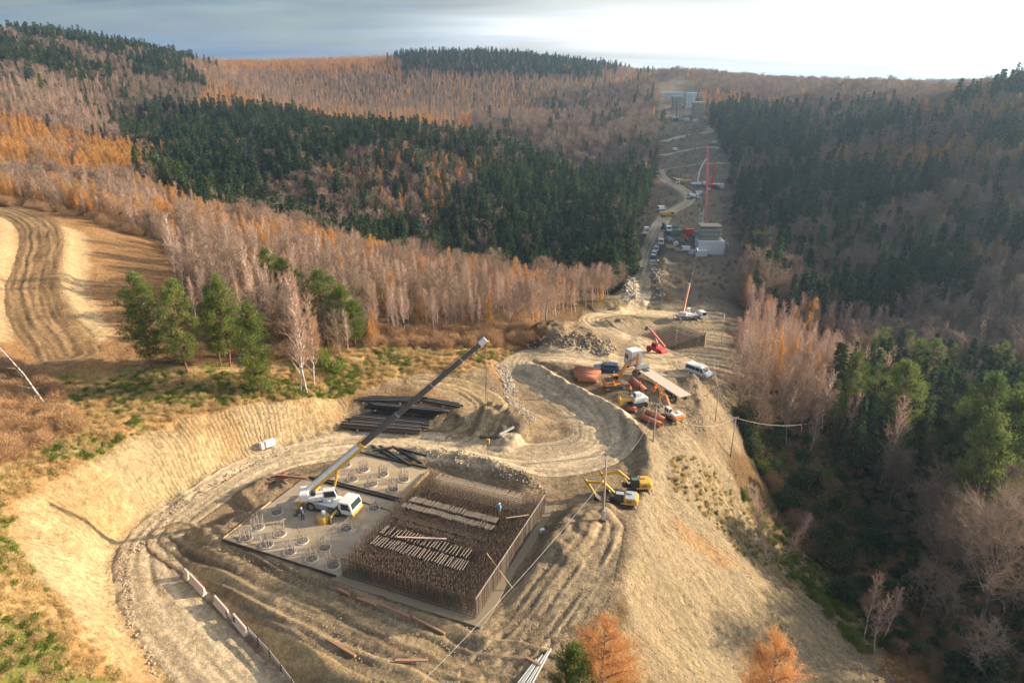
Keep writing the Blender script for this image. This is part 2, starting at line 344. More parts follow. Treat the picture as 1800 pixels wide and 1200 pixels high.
C = mixc(C, (.265,.20,.13), R_site); C = mixc(C, (.21,.16,.105), R_site*sstep(.45,.7,n1)); C = mixc(C, (.35,.26,.16), R_site*sstep(.5,.75,n2)*.7)
C = mixc(C, (.29,.23,.155), R_bench2)
C = mixc(C, (.36,.285,.19), R_spoil); C = mixc(C, (.31,.255,.175), R_spoil*sstep(.4,.7,n2)); C = mixc(C, (.24,.19,.11), R_spoil*sstep(.52,.72,n1)*.7)
C = mixc(C, (.40,.31,.195), R_spoil*sstep(.45,.6,fbm((GX*.60+GY*.80)/.8, (GX*.80-GY*.60)/18, 82, 3))*.8)
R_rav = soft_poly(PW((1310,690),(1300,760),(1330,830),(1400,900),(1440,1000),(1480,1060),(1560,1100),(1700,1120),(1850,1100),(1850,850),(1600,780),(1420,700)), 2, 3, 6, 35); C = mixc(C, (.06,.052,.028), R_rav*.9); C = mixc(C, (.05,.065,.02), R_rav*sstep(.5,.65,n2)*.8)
C = mixc(C, (.50,.365,.195), R_sand)
C = mixc(C, (.52,.395,.235), R_cut); C = mixc(C, (.45,.30,.15), R_cut*sstep(.45,.7,n1)*.8); C = mixc(C, (.54,.42,.25), R_cut*sstep(.55,.75,n2)*.6)
C = mixc(C, (.42,.215,.075), np.clip(R_orange, 0, 1)*.5)
C *= (.86+.28*n2)[...,None]
# relief: clods on the worked ground, tussocks on the meadow, none under roads
rough = .10*R_site + .12*R_spoil + .22*R_meadow + .16*R_field*(1-np.clip(R_fsand,0,1)*.8) + .18*R_cut + .5*R_corr + .25*(1-np.clip(R_site+R_spoil+R_meadow+R_field+R_cut+R_corr,0,1))
rough = rough*(1-ROADMASK)*(1-kp)
GZ += rough*((fbm(GX/3.2, GY/3.2, 61, 4)-.5)*3.0 + (fbm(GX/.9, GY/.9, 66, 2)-.5)*1.6*(GY < 140))
# spoil slope: long rills down the fall line; cut slope: bucket-tooth grooves
crest = smooth_line(PW((606,694),(540,700),(440,710),(330,735),(230,770),(130,820),(50,880),(18,930),(60,1000),(130,1080),(200,1165)), 5)
GROOVE = np.zeros(sh)
bb = (GX < 5) & (GX > -80) & (GY < 115) & (GY > 40)
_d = seg_dist(GX[bb], GY[bb], crest); GROOVE[bb] = _d[1]; CRD = np.full(sh, 99.); CRD[bb] = _d[0]
upper_cut = np.clip(R_cut*1.4, 0, 1)*(.25+.75*sstep(9, 4.5, CRD+(fbm(GX/5, GY/5, 73, 2)-.5)*5))
GZ += R_cut*sstep(2.5, 6, CRD)*((fbm(GX/2.4, GY/2.4, 74, 4)-.5)*.9)
_c = PW((50,880),)[0]; s_c = float(seg_dist(np.array([_c[0]]), np.array([_c[1]]), crest)[1][0]); upper_cut *= 1-.85*sstep(s_c-9, s_c+3, GROOVE)
sgr = GROOVE + (fbm(GX/4, GY/4, 71, 3)-.5)*1.2
GZ += upper_cut*(np.abs(((sgr/1.25) % 1)-.5)-.25)*.62*sstep(.36,.62,fbm(GX/4.5, GY/4.5, 72, 3))
u_r = (GX*.80+GY*-.60)  # across the fall line of the spoil slope
v_r = (GX*.60+GY*.80)
rill = fbm(v_r/1.0, u_r/16, 81, 4)
GZ += R_spoil*(rill-.5)*1.05
SUNK = np.zeros(sh)
TOPZ = GZ.copy()                                   # the walking surface
for k, L in ROADS.items():
    m = (GX > L[:,0].min()-12) & (GX < L[:,0].max()+12) & (GY > L[:,1].min()-12) & (GY < L[:,1].max()+12)
    d, s, sd, w = seg_dist(GX[m], GY[m], L[:,:2], L[:,3])
    SUNK[m] = np.maximum(SUNK[m], .30*sstep(.1, .9, w/2-d))
GZ -= SUNK

def grid_mesh(name, X, Yv, Zv, mask=None):
    ny, nx = X.shape
    idx = np.arange(nx*ny).reshape(ny, nx)
    f = np.stack([idx[:-1,:-1], idx[:-1,1:], idx[1:,1:], idx[1:,:-1]], -1).reshape(-1, 4)
    co = np.stack([X, Yv, Zv], -1).reshape(-1, 3); keep = None
    if mask is not None:
        mk = mask.ravel(); f = f[mk[f].all(1)]
        keep = np.unique(f); re = np.full(nx*ny, -1); re[keep] = np.arange(len(keep)); f = re[f]; co = co[keep]
    return raw_mesh(name, co, f), keep
def raw_mesh(name, co, f, smooth=True):
    f = np.asarray(f, np.int32); co = np.asarray(co, np.float32)
    me = bpy.data.meshes.new(name); k = f.shape[1]
    me.vertices.add(len(co)); me.vertices.foreach_set('co', co.ravel())
    me.loops.add(f.size); me.loops.foreach_set('vertex_index', f.ravel())
    me.polygons.add(len(f)); me.polygons.foreach_set('loop_start', np.arange(0, f.size, k, dtype=np.int32))
    if smooth: me.polygons.foreach_set('use_smooth', np.ones(len(f), bool))
    me.update(calc_edges=True); return me
def set_color(me, name, c):
    a = me.color_attributes.new(name, 'FLOAT_COLOR', 'POINT'); a.data.foreach_set('color', np.concatenate([c, np.ones((len(c),1))], 1).astype(np.float32).ravel())
def set_float(me, name, v):
    a = me.attributes.new(name, 'FLOAT', 'POINT'); a.data.foreach_set('value', np.asarray(v, np.float32).ravel())
def link(name, me, parent=None, mat=None):
    o = bpy.data.objects.new(name, me); col.objects.link(o)
    if parent is not None: o.parent = parent
    if mat is not None and me is not None and not me.materials: me.materials.append(mat)
    return o
def structure(o): o['kind'] = 'structure'; return o

def soil_material(name, bump=.55, groove=False):
    m = bpy.data.materials.new(name); m.use_nodes = True; nt = m.node_tree; P = nt.nodes['Principled BSDF']
    P.inputs['Roughness'].default_value = .95; P.inputs['Specular IOR Level'].default_value = .15
    at_ = N(nt, 'ShaderNodeAttribute', attribute_name='soil'); ge = N(nt, 'ShaderNodeNewGeometry')
    na = N(nt, 'ShaderNodeTexNoise', inp={'Scale': 1.3, 'Detail': 8.0, 'Roughness': .72}); nt.links.new(ge.outputs['Position'], na.inputs['Vector'])
    nb = N(nt, 'ShaderNodeTexNoise', inp={'Scale': 4.0, 'Detail': 6.0, 'Roughness': .75}); nt.links.new(ge.outputs['Position'], nb.inputs['Vector'])
    r1 = N(nt, 'ShaderNodeMapRange', inp={'From Min': .3, 'From Max': .7, 'To Min': .55, 'To Max': 1.40}); nt.links.new(na.outputs['Fac'], r1.inputs['Value'])
    r2 = N(nt, 'ShaderNodeMapRange', inp={'From Min': .3, 'From Max': .7, 'To Min': .72, 'To Max': 1.27}); nt.links.new(nb.outputs['Fac'], r2.inputs['Value'])
    mu = N(nt, 'ShaderNodeMath', operation='MULTIPLY'); nt.links.new(r1.outputs[0], mu.inputs[0]); nt.links.new(r2.outputs[0], mu.inputs[1])
    sc = N(nt, 'ShaderNodeVectorMath', operation='SCALE'); nt.links.new(at_.outputs['Color'], sc.inputs[0]); nt.links.new(mu.outputs[0], sc.inputs['Scale'])
    nt.links.new(sc.outputs[0], P.inputs['Base Color'])
    ad = N(nt, 'ShaderNodeMath', operation='MULTIPLY_ADD'); ad.inputs[1].default_value = .35
    nt.links.new(nb.outputs['Fac'], ad.inputs[0]); nt.links.new(na.outputs['Fac'], ad.inputs[2])
    h = ad.outputs[0]
    if groove:
        ga = N(nt, 'ShaderNodeAttribute', attribute_name='groove'); gm = N(nt, 'ShaderNodeAttribute', attribute_name='groove_mask')
        q = N(nt, 'ShaderNodeMath', operation='MULTIPLY_ADD'); q.inputs[1].default_value = 1.1
        nt.links.new(na.outputs['Fac'], q.inputs[0]); nt.links.new(ga.outputs['Fac'], q.inputs[2])
        si = N(nt, 'ShaderNodeMath', operation='MULTIPLY'); si.inputs[1].default_value = 9.2; nt.links.new(q.outputs[0], si.inputs[0])
        sn = N(nt, 'ShaderNodeMath', operation='SINE'); nt.links.new(si.outputs[0], sn.inputs[0])
        sm = N(nt, 'ShaderNodeMath', operation='MULTIPLY'); nt.links.new(sn.outputs[0], sm.inputs[0]); nt.links.new(gm.outputs['Fac'], sm.inputs[1])
        s2 = N(nt, 'ShaderNodeMath', operation='MULTIPLY_ADD'); s2.inputs[1].default_value = .16; nt.links.new(sm.outputs[0], s2.inputs[0]); nt.links.new(h, s2.inputs[2]); h = s2.outputs[0]
        # raked streaks down the spoil slope
        sm_ = N(nt, 'ShaderNodeAttribute', attribute_name='spoil_mask'); mpp = N(nt, 'ShaderNodeMapping'); mpp.inputs['Rotation'].default_value = (0,0,.64); mpp.inputs['Scale'].default_value = (.22,2.6,.22)
        nt.links.new(ge.outputs['Position'], mpp.inputs[0]); ns_ = N(nt, 'ShaderNodeTexNoise', inp={'Scale': 1.0, 'Detail': 5.0, 'Roughness': .7}); nt.links.new(mpp.outputs[0], ns_.inputs['Vector'])
        mm_ = N(nt, 'ShaderNodeMath', operation='MULTIPLY'); nt.links.new(ns_.outputs['Fac'], mm_.inputs[0]); nt.links.new(sm_.outputs['Fac'], mm_.inputs[1])
        ma_ = N(nt, 'ShaderNodeMath', operation='MULTIPLY_ADD'); ma_.inputs[1].default_value = 1.3; nt.links.new(mm_.outputs[0], ma_.inputs[0]); nt.links.new(h, ma_.inputs[2]); h = ma_.outputs[0]
    bu = N(nt, 'ShaderNodeBump', inp={'Strength': bump, 'Distance': .55}); nt.links.new(h, bu.inputs['Height']); nt.links.new(bu.outputs[0], P.inputs['Normal'])
    return m
M_soil = soil_material('soil', 1.0, True); M_road = soil_material('road_soil', .6)
me, _ = grid_mesh('ground', GX, GY, GZ)
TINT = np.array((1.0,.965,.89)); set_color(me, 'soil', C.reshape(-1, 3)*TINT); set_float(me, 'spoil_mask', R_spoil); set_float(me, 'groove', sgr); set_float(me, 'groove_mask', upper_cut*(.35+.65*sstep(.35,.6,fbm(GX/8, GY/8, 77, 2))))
structure(link('ground', me, None, M_soil))

def build_road(key, name, res, c0, c1, ruts, depth, seed, fine=.05, wob=1.0):
    L = ROADS[key]
    xs = np.arange(L[:,0].min()-8, L[:,0].max()+8, res); ys = np.arange(L[:,1].min()-8, L[:,1].max()+8, res)
    X, Yv = np.meshgrid(xs, ys); fx = X.ravel(); fy = Yv.ravel()
    d = np.full(fx.shape, 99.); s = np.zeros(fx.shape); sd = s.copy(); w = s.copy()
    # only look near the line
    coarse = np.zeros(fx.shape, bool)
    for i in range(0, len(L)-1):
        x0, x1 = sorted((L[i,0], L[i+1,0])); y0, y1 = sorted((L[i,1], L[i+1,1]))
        coarse |= (fx > x0-9) & (fx < x1+9) & (fy > y0-9) & (fy < y1+9)
    a = seg_dist(fx[coarse], fy[coarse], L[:,:2], L[:,3])
    d[coarse], s[coarse], sd[coarse], w[coarse] = a
    edge = d - w/2 + (fbm(fx/2.5, fy/2.5, seed, 3)-.5)*1.1
    mask = (edge < res*1.2).reshape(X.shape)
    z = hgt(fx, fy, TOPZ)
    t = d*np.sign(sd) + (fbm(s/9, s*0+seed, seed+1, 2)-.5)*1.2*wob
    o = np.zeros(fx.shape)
    for k, (c, sg) in enumerate(ruts):
        tt = t-c-(fbm(s/14+k*7, s*0+3, seed+2+k, 2)-.5)*1.4*wob
        o += -depth*np.exp(-(tt/sg)**2)*(.4+1.2*fbm(s/5+k*3, s*0, seed+9+k, 2)) + depth*.55*(np.exp(-((tt-sg*2)/sg)**2)+np.exp(-((tt+sg*2)/sg)**2))
    o += (fbm(t*2.2, s/5, seed+30, 3)-.5)*fine*2.0 + (fbm(fx*1.3, fy*1.3, seed+31, 3)-.5)*fine*1.4
    inside = sstep(0, -1.0, edge)
    zz = z + .03 + o*inside - .12*(1-sstep(0, -.5, edge))
    me, keep = grid_mesh(name, X, Yv, zz.reshape(X.shape), mask)
    n_ = fbm(t*1.6, s/12, seed+40, 4); n2_ = fbm(fx/4, fy/4, seed+41, 3)
    n_ = sstep(.25,.75,n_); cc = np.array(c0)*(1-n_[:,None])*.9 + np.array(c1)*n_[:,None]*1.1
    wet = sstep(.55, .75, n2_)*.35 + sstep(0, -1, o/depth)*.30
    cc = cc*(1-wet[:,None]*.6) * (.86+.28*fbm(fx/1.2, fy/1.2, seed+42, 2))[:,None]
    set_color(me, 'soil', cc[keep]*TINT)
    return structure(link(name, me, None, M_road))
tw = [(-2.2,.22),(-.6,.22),(1.0,.22),(2.6,.22)]
build_road('main', 'dirt_road', .26, (.42,.33,.225), (.56,.445,.305), tw+[(-3.3,.25),(3.6,.2),(.2,.18)], .05, 101)
build_road('descent', 'dirt_road', .30, (.45,.345,.22), (.60,.475,.31), tw, .05, 131)
build_road('corridor', 'dirt_road', .6, (.40,.325,.225), (.50,.41,.29), [(-1.2,.4),(1.2,.4)], .07, 161)
build_road('upper', 'dirt_road', 1.2, (.42,.35,.26), (.5,.42,.3), [], .05, 171)
build_road('upper2', 'dirt_road', 1.2, (.42,.35,.26), (.5,.42,.3), [], .05, 181)
build_road('field', 'field_track', .34, (.26,.165,.085), (.34,.22,.115), [(-3.5,.22),(-2.3,.3),(-1.9,.2),(-.6,.25),(.9,.2),(1.4,.3),(2.9,.22)], .09, 191, .10, .55)
build_road('mud', 'muddy_track', .26, (.20,.152,.098), (.33,.25,.155), [(-4.0,.3),(-2.5,.35),(-.9,.3),(.8,.35),(2.3,.3),(3.9,.35)], .17, 201, .13)
build_road('spur', 'muddy_track', .26, (.25,.19,.125), (.37,.285,.18), [(-3.0,.25),(-1.6,.25),(0,.25),(1.5,.25),(3.0,.25)], .10, 221, .12)
build_road('storage', 'muddy_track', .30, (.30,.22,.13), (.40,.30,.175), [(-2.2,.25),(-.8,.25),(.8,.25),(2.2,.25)], .10, 241, .09)
def gz(x, y): return float(hgt(np.array([x]), np.array([y]), TOPZ)[0])
def spot(px, py): return at(px, py, TOPZ)
# ------------------------------------------------------------------ tree kit
def leaf_material(name, c0, c1, trans=.3, rough=.8):
    m = bpy.data.materials.new(name); m.use_nodes = True; nt = m.node_tree; nt.nodes.clear()
    out = N(nt, 'ShaderNodeOutputMaterial'); oi = N(nt, 'ShaderNodeObjectInfo'); ge = N(nt, 'ShaderNodeNewGeometry')
    no = N(nt, 'ShaderNodeTexNoise', inp={'Scale': .9, 'Detail': 2.0}); nt.links.new(ge.outputs['Position'], no.inputs['Vector'])
    ad = N(nt, 'ShaderNodeMath', operation='MULTIPLY_ADD'); ad.inputs[1].default_value = 1.2; nt.links.new(no.outputs['Fac'], ad.inputs[0])
    sb = N(nt, 'ShaderNodeMath', operation='SUBTRACT'); sb.inputs[1].default_value = .55; nt.links.new(oi.outputs['Random'], sb.inputs[0]); nt.links.new(sb.outputs[0], ad.inputs[2])
    mx = N(nt, 'ShaderNodeMix', data_type='RGBA', clamp_factor=True); mx.inputs['A'].default_value = c0+(1,); mx.inputs['B'].default_value = c1+(1,)
    nt.links.new(ad.outputs[0], mx.inputs['Factor'])
    df = N(nt, 'ShaderNodeBsdfDiffuse'); nt.links.new(mx.outputs['Result'], df.inputs['Color'])
    if trans > 0:
        tr = N(nt, 'ShaderNodeBsdfTranslucent'); nt.links.new(mx.outputs['Result'], tr.inputs['Color'])
        ms = N(nt, 'ShaderNodeMixShader', inp={0: trans}); nt.links.new(df.outputs[0], ms.inputs[1]); nt.links.new(tr.outputs[0], ms.inputs[2]); nt.links.new(ms.outputs[0], out.inputs[0])
    else: nt.links.new(df.outputs[0], out.inputs[0])
    return m
def bark_material(name, c0, c1, scale=3.0):
    m = bpy.data.materials.new(name); m.use_nodes = True; nt = m.node_tree; P = nt.nodes['Principled BSDF']; P.inputs['Roughness'].default_value = .9
    tc = N(nt, 'ShaderNodeTexCoord'); mp = N(nt, 'ShaderNodeMapping'); mp.inputs['Scale'].default_value = (scale, scale, scale*.8); nt.links.new(tc.outputs['Object'], mp.inputs[0])
    no = N(nt, 'ShaderNodeTexNoise', inp={'Scale': 1.0, 'Detail': 4.0}); nt.links.new(mp.outputs[0], no.inputs['Vector'])
    rp = N(nt, 'ShaderNodeValToRGB'); rp.color_ramp.elements[0].position = .38; rp.color_ramp.elements[1].position = .56
    rp.color_ramp.elements[0].color = c0+(1,); rp.color_ramp.elements[1].color = c1+(1,)
    nt.links.new(no.outputs['Fac'], rp.inputs[0]); nt.links.new(rp.outputs[0], P.inputs['Base Color']); return m
M_birch_bark = bark_material('birch_bark', (.18,.14,.12), (.62,.56,.50)); M_grey_bark = bark_material('grey_bark', (.12,.095,.075), (.24,.20,.165)); M_pine_bark = bark_material('pine_bark', (.10,.065,.045), (.24,.13,.07))
M_birch_twig = leaf_material('birch_twigs', (.46,.285,.20), (.57,.385,.275), .15); M_beech_twig = leaf_material('beech_twigs', (.23,.17,.125), (.40,.29,.21), .15)
M_larch = leaf_material('larch_needles', (.44,.25,.095), (.66,.35,.10), .35); M_spruce = leaf_material('spruce_needles', (.034,.064,.036), (.095,.13,.05), .28)
M_pine = leaf_material('pine_needles', (.08,.13,.034), (.21,.25,.068), .4); M_rust = leaf_material('autumn_leaves', (.56,.27,.10), (.70,.40,.17), .4)
M_shrub = leaf_material('shrub_twigs', (.29,.18,.10), (.42,.27,.15), .15); M_grass = leaf_material('dry_grass', (.46,.32,.14), (.60,.45,.22), .3); M_green = leaf_material('green_herbs', (.11,.155,.03), (.22,.26,.06), .3)

class TB:
    """collects triangles"""
    def __init__(s): s.v = []; s.f = []; s.n = 0
    def tri(s, p0, p1, w, rg):
        """slivers from p0 (width w) to p1"""
        p0 = np.atleast_2d(p0); p1 = np.atleast_2d(p1); k = len(p0)
        d = p1-p0; r = rg.normal(size=(k,3)); sd = np.cross(d, r); sd /= np.linalg.norm(sd, axis=1)[:,None]+1e-9
        sd *= np.broadcast_to(np.asarray(w, float), (k,))[:,None]/2
        s.v.append(np.stack([p0-sd, p0+sd, p1], 1).reshape(-1,3)); s.f.append(np.arange(k*3).reshape(-1,3)+s.n); s.n += k*3
    def leaf(s, p, size, rg, flat=0.0):
        """small random triangles round points"""
        p = np.atleast_2d(p); k = len(p); a = rg.normal(size=(k,3)); b = rg.normal(size=(k,3))
        if flat: a[:,2] *= 1-flat; b[:,2] *= 1-flat
        a /= np.linalg.norm(a,axis=1)[:,None]; b /= np.linalg.norm(b,axis=1)[:,None]
        z = np.broadcast_to(np.asarray(size,float),(k,))[:,None]
        s.v.append(np.stack([p-a*z*.5, p+a*z*.5, p+b*z], 1).reshape(-1,3)); s.f.append(np.arange(k*3).reshape(-1,3)+s.n); s.n += k*3
    def tube(s, P, r, sides=5):
        P = np.asarray(P, float); k = len(P); T = np.gradient(P, axis=0)
        ref = np.array([1.,0,0]) if abs(T[0,0]) < .8*np.linalg.norm(T[0]) else np.array([0,1.,0])
        rings = []
        for i in range(k):
            t = T[i]/np.linalg.norm(T[i]); a = np.cross(t, ref); a /= np.linalg.norm(a); b = np.cross(t, a)
            an = np.arange(sides)*2*math.pi/sides
            rings.append(P[i]+r[i]*(np.cos(an)[:,None]*a+np.sin(an)[:,None]*b))
        s.v.append(np.concatenate(rings)); f = []
        for i in range(k-1):
            for j in range(sides):
                a = i*sides+j; b = i*sides+(j+1)%sides; f += [(a,b,b+sides),(a,b+sides,a+sides)]
        s.f.append(np.array(f)+s.n); s.n += k*sides
    def mesh(s, name, mat):
        me = raw_mesh(name, np.concatenate(s.v), np.concatenate(s.f), smooth=False); me.materials.append(mat); return me
def bend(p0, p1, k, amp, rg):
    t = np.linspace(0,1,k)[:,None]; P = p0*(1-t)+p1*t; o = rg.normal(size=3)*amp; return P + np.sin(t*math.pi)*o
def bare_tree(seed, h, spread, first, nl, ns, nt_, up, tw, bark, twig, white_limbs, tr=.011):
    """leafless broadleaf: trunk, rising limbs, clouds of fine twigs"""
    rg = np.random.default_rng(seed); tb = TB(); cb = TB()
    top = np.array([rg.normal()*.03*h, rg.normal()*.03*h, h*.97]); TP = bend(np.zeros(3), top, 8, .02*h, rg)
    tb.tube(TP, np.linspace(tr*h+.02, .012*h*.15, 8), 6)
    for i in range(nl):
        t = first+(1-first)*((i+.5)/nl)**.9; k = t*7; a = int(min(k,6)); p = TP[a]*(1-(k-a))+TP[a+1]*(k-a)
        an = i*2.4+rg.normal()*.4; ln = spread*h*(1-.62*((t-first)/(1-first))**1.3)*rg.uniform(.75,1.15)
        dr = np.array([math.cos(an), math.sin(an), up*rg.uniform(.7,1.3)]); dr /= np.linalg.norm(dr)
        q = p+dr*ln; q[2] = min(q[2], h*1.02); LP = bend(p, q, 4, .05*ln, rg)
        (tb if white_limbs else cb).tube(LP, np.linspace(.004*h+.01, .008, 4), 3)
        m = rg.uniform(.2,1,ns)[:,None]*3; ia = np.minimum(m.astype(int),2)[:,0]; fr = m[:,0]-ia
        b0 = LP[ia]*(1-fr)[:,None]+LP[ia+1]*fr[:,None]
        dv = dr*.7+rg.normal(size=(ns,3))*.55; dv[:,2] += .35*up*.6; dv /= np.linalg.norm(dv,axis=1)[:,None]
        b1 = b0+dv*(ln*rg.uniform(.25,.55,ns))[:,None]; cb.tri(b0, b1, tw*1.3, rg)
        c0 = np.repeat(b0,nt_,0); c1 = np.repeat(b1,nt_,0); f = rg.uniform(.15,1,ns*nt_)[:,None]; g0 = c0*(1-f)+c1*f
        d2 = np.repeat(dv,nt_,0)+rg.normal(size=(ns*nt_,3))*.6; d2[:,2] += .15; d2 /= np.linalg.norm(d2,axis=1)[:,None]
        cb.tri(g0, g0+d2*(ln*rg.uniform(.14,.34,ns*nt_))[:,None], tw, rg)
    return tb.mesh('trunk', bark), cb.mesh('crown', twig)
def larch(seed, h, w, nb, nl, size, mat=None):
    rg = np.random.default_rng(seed); tb = TB(); cb = TB()
    TP = bend(np.zeros(3), np.array([rg.normal()*.02*h, 0, h]), 6, .01*h, rg); tb.tube(TP, np.linspace(.012*h, .01, 6), 5)
    for i in range(nb):
        t = .12+.86*(i+.5)/nb; an = i*2.4+rg.normal()*.3; ln = w*h*(1-t)**.75*rg.uniform(.6,1.15)+.15; p = np.array([0,0,t*h])
        d = np.array([math.cos(an), math.sin(an), .12+.5*t]); q = p+d*ln; cb.tri(p, q, .05, rg)
        k = max(5, int(nl*(ln/(w*h))))
        f = rg.uniform(.1,1,k)[:,None]; b = p*(1-f)+q*f + rg.normal(size=(k,3))*.10*ln*np.array([1,1,.7])
        cb.tri(b, b+rg.normal(size=(k,3))*size*.8+np.array([0,0,-.2*size]), size*.30, rg)
    return tb.mesh('trunk', M_grey_bark), cb.mesh('crown', mat or M_larch)
def spruce(seed, h, w, nw, per, nn, size, mat=None, first=.06, droop=.35):
    rg = np.random.default_rng(seed); tb = TB(); cb = TB()
    tb.tube(bend(np.zeros(3), np.array([0,0,h]), 5, .005*h, rg), np.linspace(.013*h, .01, 5), 5)
    for i in range(nw):
        t = first+(1-first)*(i+.3)/nw
        for j in range(per):
            an = j*2*math.pi/per+i*1.1+rg.normal()*.25; ln = w*h*(1-t)**1.0*rg.uniform(.6,1.2)+.10
            p = np.array([0,0,t*h+rg.normal()*.01*h]); d = np.array([math.cos(an), math.sin(an), .15-droop*(1-t)]); q = p+d*ln
            k = max(4, int(nn*ln/(w*h))); f = rg.uniform(.05,1,k)[:,None]**.8
            b = p*(1-f)+q*f; sdv = np.array([-d[1],d[0],0])
            b = b + sdv*(rg.normal(size=(k,1))*.13*ln*(1.15-f)) + np.array([0,0,-.05])*ln*rg.uniform(0,1,(k,1))
            e = d*rg.uniform(.3,1,(k,1))*size + sdv*rg.normal(size=(k,1))*size*.7 + np.array([0,0,-.45*size])*rg.uniform(.1,1.3,(k,1))
            cb.tri(b, b+e, size*.62, rg)
    cb.tri(np.array([[0,0,h*.95]]*4), np.array([0,0,h*1.02])+rg.normal(size=(4,3))*.05, .12, rg)
    return tb.mesh('trunk', M_grey_bark), cb.mesh('crown', mat or M_spruce)
def pine(seed, h, w, nc, nn, size, first=.3, prof=.55, mat=None):
    rg = np.random.default_rng(seed); tb = TB(); cb = TB()
    TP = bend(np.zeros(3), np.array([rg.normal()*.02*h, rg.normal()*.02*h, h*.97]), 6, .02*h, rg); tb.tube(TP, np.linspace(.013*h, .02, 6), 6)
    for i in range(nc):
        t = first+(1-first)*((i+.5)/nc); an = i*2.4+rg.normal()*.5; rr = w*h*(math.sin(math.pi*min(1,((t-first)/(1-first))*.86+.14))**prof)*rg.uniform(.35,1.05)
        if t > .93: rr *= .4
        c = np.array([math.cos(an)*rr, math.sin(an)*rr, t*h+.03*h*rg.normal()]); p = np.array([0,0,(t-.06)*h])
        tb.tube(bend(p, c, 3, .02*h, rg), [.006*h,.004*h,.01], 3)
        k = nn; o = rg.normal(size=(k,3)); o /= np.linalg.norm(o,axis=1)[:,None]; o *= rg.uniform(.3,1,(k,1))*np.array([1,1,.55])*size*1.15*rg.uniform(.7,1.2)
        e = o*.35/size*.5+rg.normal(size=(k,3))*.16+np.array([0,0,.12]); cb.tri(c+o, c+o+e*size*1.1, .17*size, rg)
    return tb.mesh('trunk', M_pine_bark), cb.mesh('crown', mat or M_pine)
def bush(seed, r, h, k, w, mat, ln=.45):
    rg = np.random.default_rng(seed); cb = TB(); a = rg.uniform(0,2*math.pi,k); f = rg.uniform(0,1,k)**.6; z = rg.uniform(0,1,k)
    p = np.stack([np.cos(a)*r*f*(.5+.5*z), np.sin(a)*r*f*(.5+.5*z), h*z*(1-.5*f*f)], 1); d = p*np.array([.5,.5,.0])+np.array([0,0,h*.5])+rg.normal(size=(k,3))*.45*h
    d /= np.linalg.norm(d,axis=1)[:,None]; cb.tri(p, p+d*ln*rg.uniform(.5,1.2,k)[:,None], w, rg); return cb.mesh('bush', mat)
PROTO = {}      # kind -> list of (height, trunk mesh, crown mesh), near versions
PROTO['birch'] = [(h,)+bare_tree(20+i, h, .20, .26, 26, 11, 5, 1.9, .034, M_birch_bark, M_birch_twig, True, .0065) for i, h in enumerate((11.,12.5,10.,13.))]
PROTO['beech'] = [(h,)+bare_tree(40+i, h, .42, .18, 26, 14, 6, 1.1, .045, M_grey_bark, M_beech_twig, False, .012) for i, h in enumerate((12.,14.,11.,13.))]
PROTO['larch'] = [(h,)+larch(60+i, h, .20, 64, 44, .42) for i, h in enumerate((11.,12.5,10.))]
PROTO['spruce'] = [(h,)+spruce(80+i, h, w, 26, 8, 15, .85) for i, (h, w) in enumerate(((18.,.20),(20.,.18),(15.,.23),(17.,.19)))]
PROTO['pine'] = [(h,)+pine(100+i, h, .20, 52, 60, .72, f) for i, (h, f) in enumerate(((13.,.28),(14.,.34),(12.,.4)))]
FARP = {}       # coarser versions for the far woods
FARP['birch'] = [(h,)+bare_tree(120+i, h, .20, .28, 18, 7, 4, 1.9, .085, M_birch_bark, M_birch_twig, True, .008) for i, h in enumerate((11.,12.5,13.))]
FARP['beech'] = [(h,)+bare_tree(140+i, h, .42, .18, 18, 9, 5, 1.1, .11, M_grey_bark, M_beech_twig, False, .012) for i, h in enumerate((12.,14.,13.))]
FARP['larch'] = [(h,)+larch(160+i, h, .19, 46, 22, .75) for i, h in enumerate((11.,12.5,13.))]
FARP['spruce'] = [(h,)+spruce(180+i, h, w, 22, 7, 14, .95) for i, (h, w) in enumerate(((18.,.21),(20.,.19),(16.,.23)))]
FARP['pine'] = PROTO['pine']

# ------------------------------------------------------------------ where the woods stand
def polypx(px, py, *P): return in_poly(px, py, np.array(P, float))
CORR = np.array([(1010,560),(1060,535),(1085,512),(1105,470),(1115,430),(1112,395),(1126,360),(1138,325),(1150,300),(1156,260),(1156,200),(1152,150),(1160,141),(1228,141),(1228,190),(1268,250),(1290,300),(1290,340),(1300,420),(1312,470),(1300,520),(1310,600),(1200,660),(1000,640)], float)
WORK = np.array([(-400,1300),(-400,640),(0,660),(240,648),(330,560),(560,645),(645,602),(760,588),(860,583),(930,572),(1000,556),(1100,535),(1250,545),(1288,600),(1294,660),(1296,735),(1315,790),(1390,830),(1500,900),(1470,1000),(1520,1130),(1640,1300)], float)
FIELD = np.array([(-400,330),(0,352),(110,372),(200,395),(280,430),(325,512),(330,600),(240,660),(-400,700)], float)
cand = []
def jitter(y0, y1, s, wide=.9):
    ys = np.arange(y0, y1, s)
    for y in ys:
        xs = np.arange(-wide*y-40, wide*y+40, s)
        cand.append(np.stack([xs+rng.uniform(-.45,.45,len(xs))*s, y+rng.uniform(-.45,.45,len(xs))*s], 1))
jitter(62, 140, 3.0); jitter(140, 280, 3.1); jitter(280, 460, 4.3, .86); jitter(460, 700, 4.8, .84); jitter(700, 1250, 5.6, .84)
P2 = np.concatenate(cand); TX, TY = P2[:,0], P2[:,1]; TZ = hgt(TX, TY, TOPZ)
gpx, gpy = proj(TX, TY, TZ); cpx, cpy = proj(TX, TY, TZ+9)
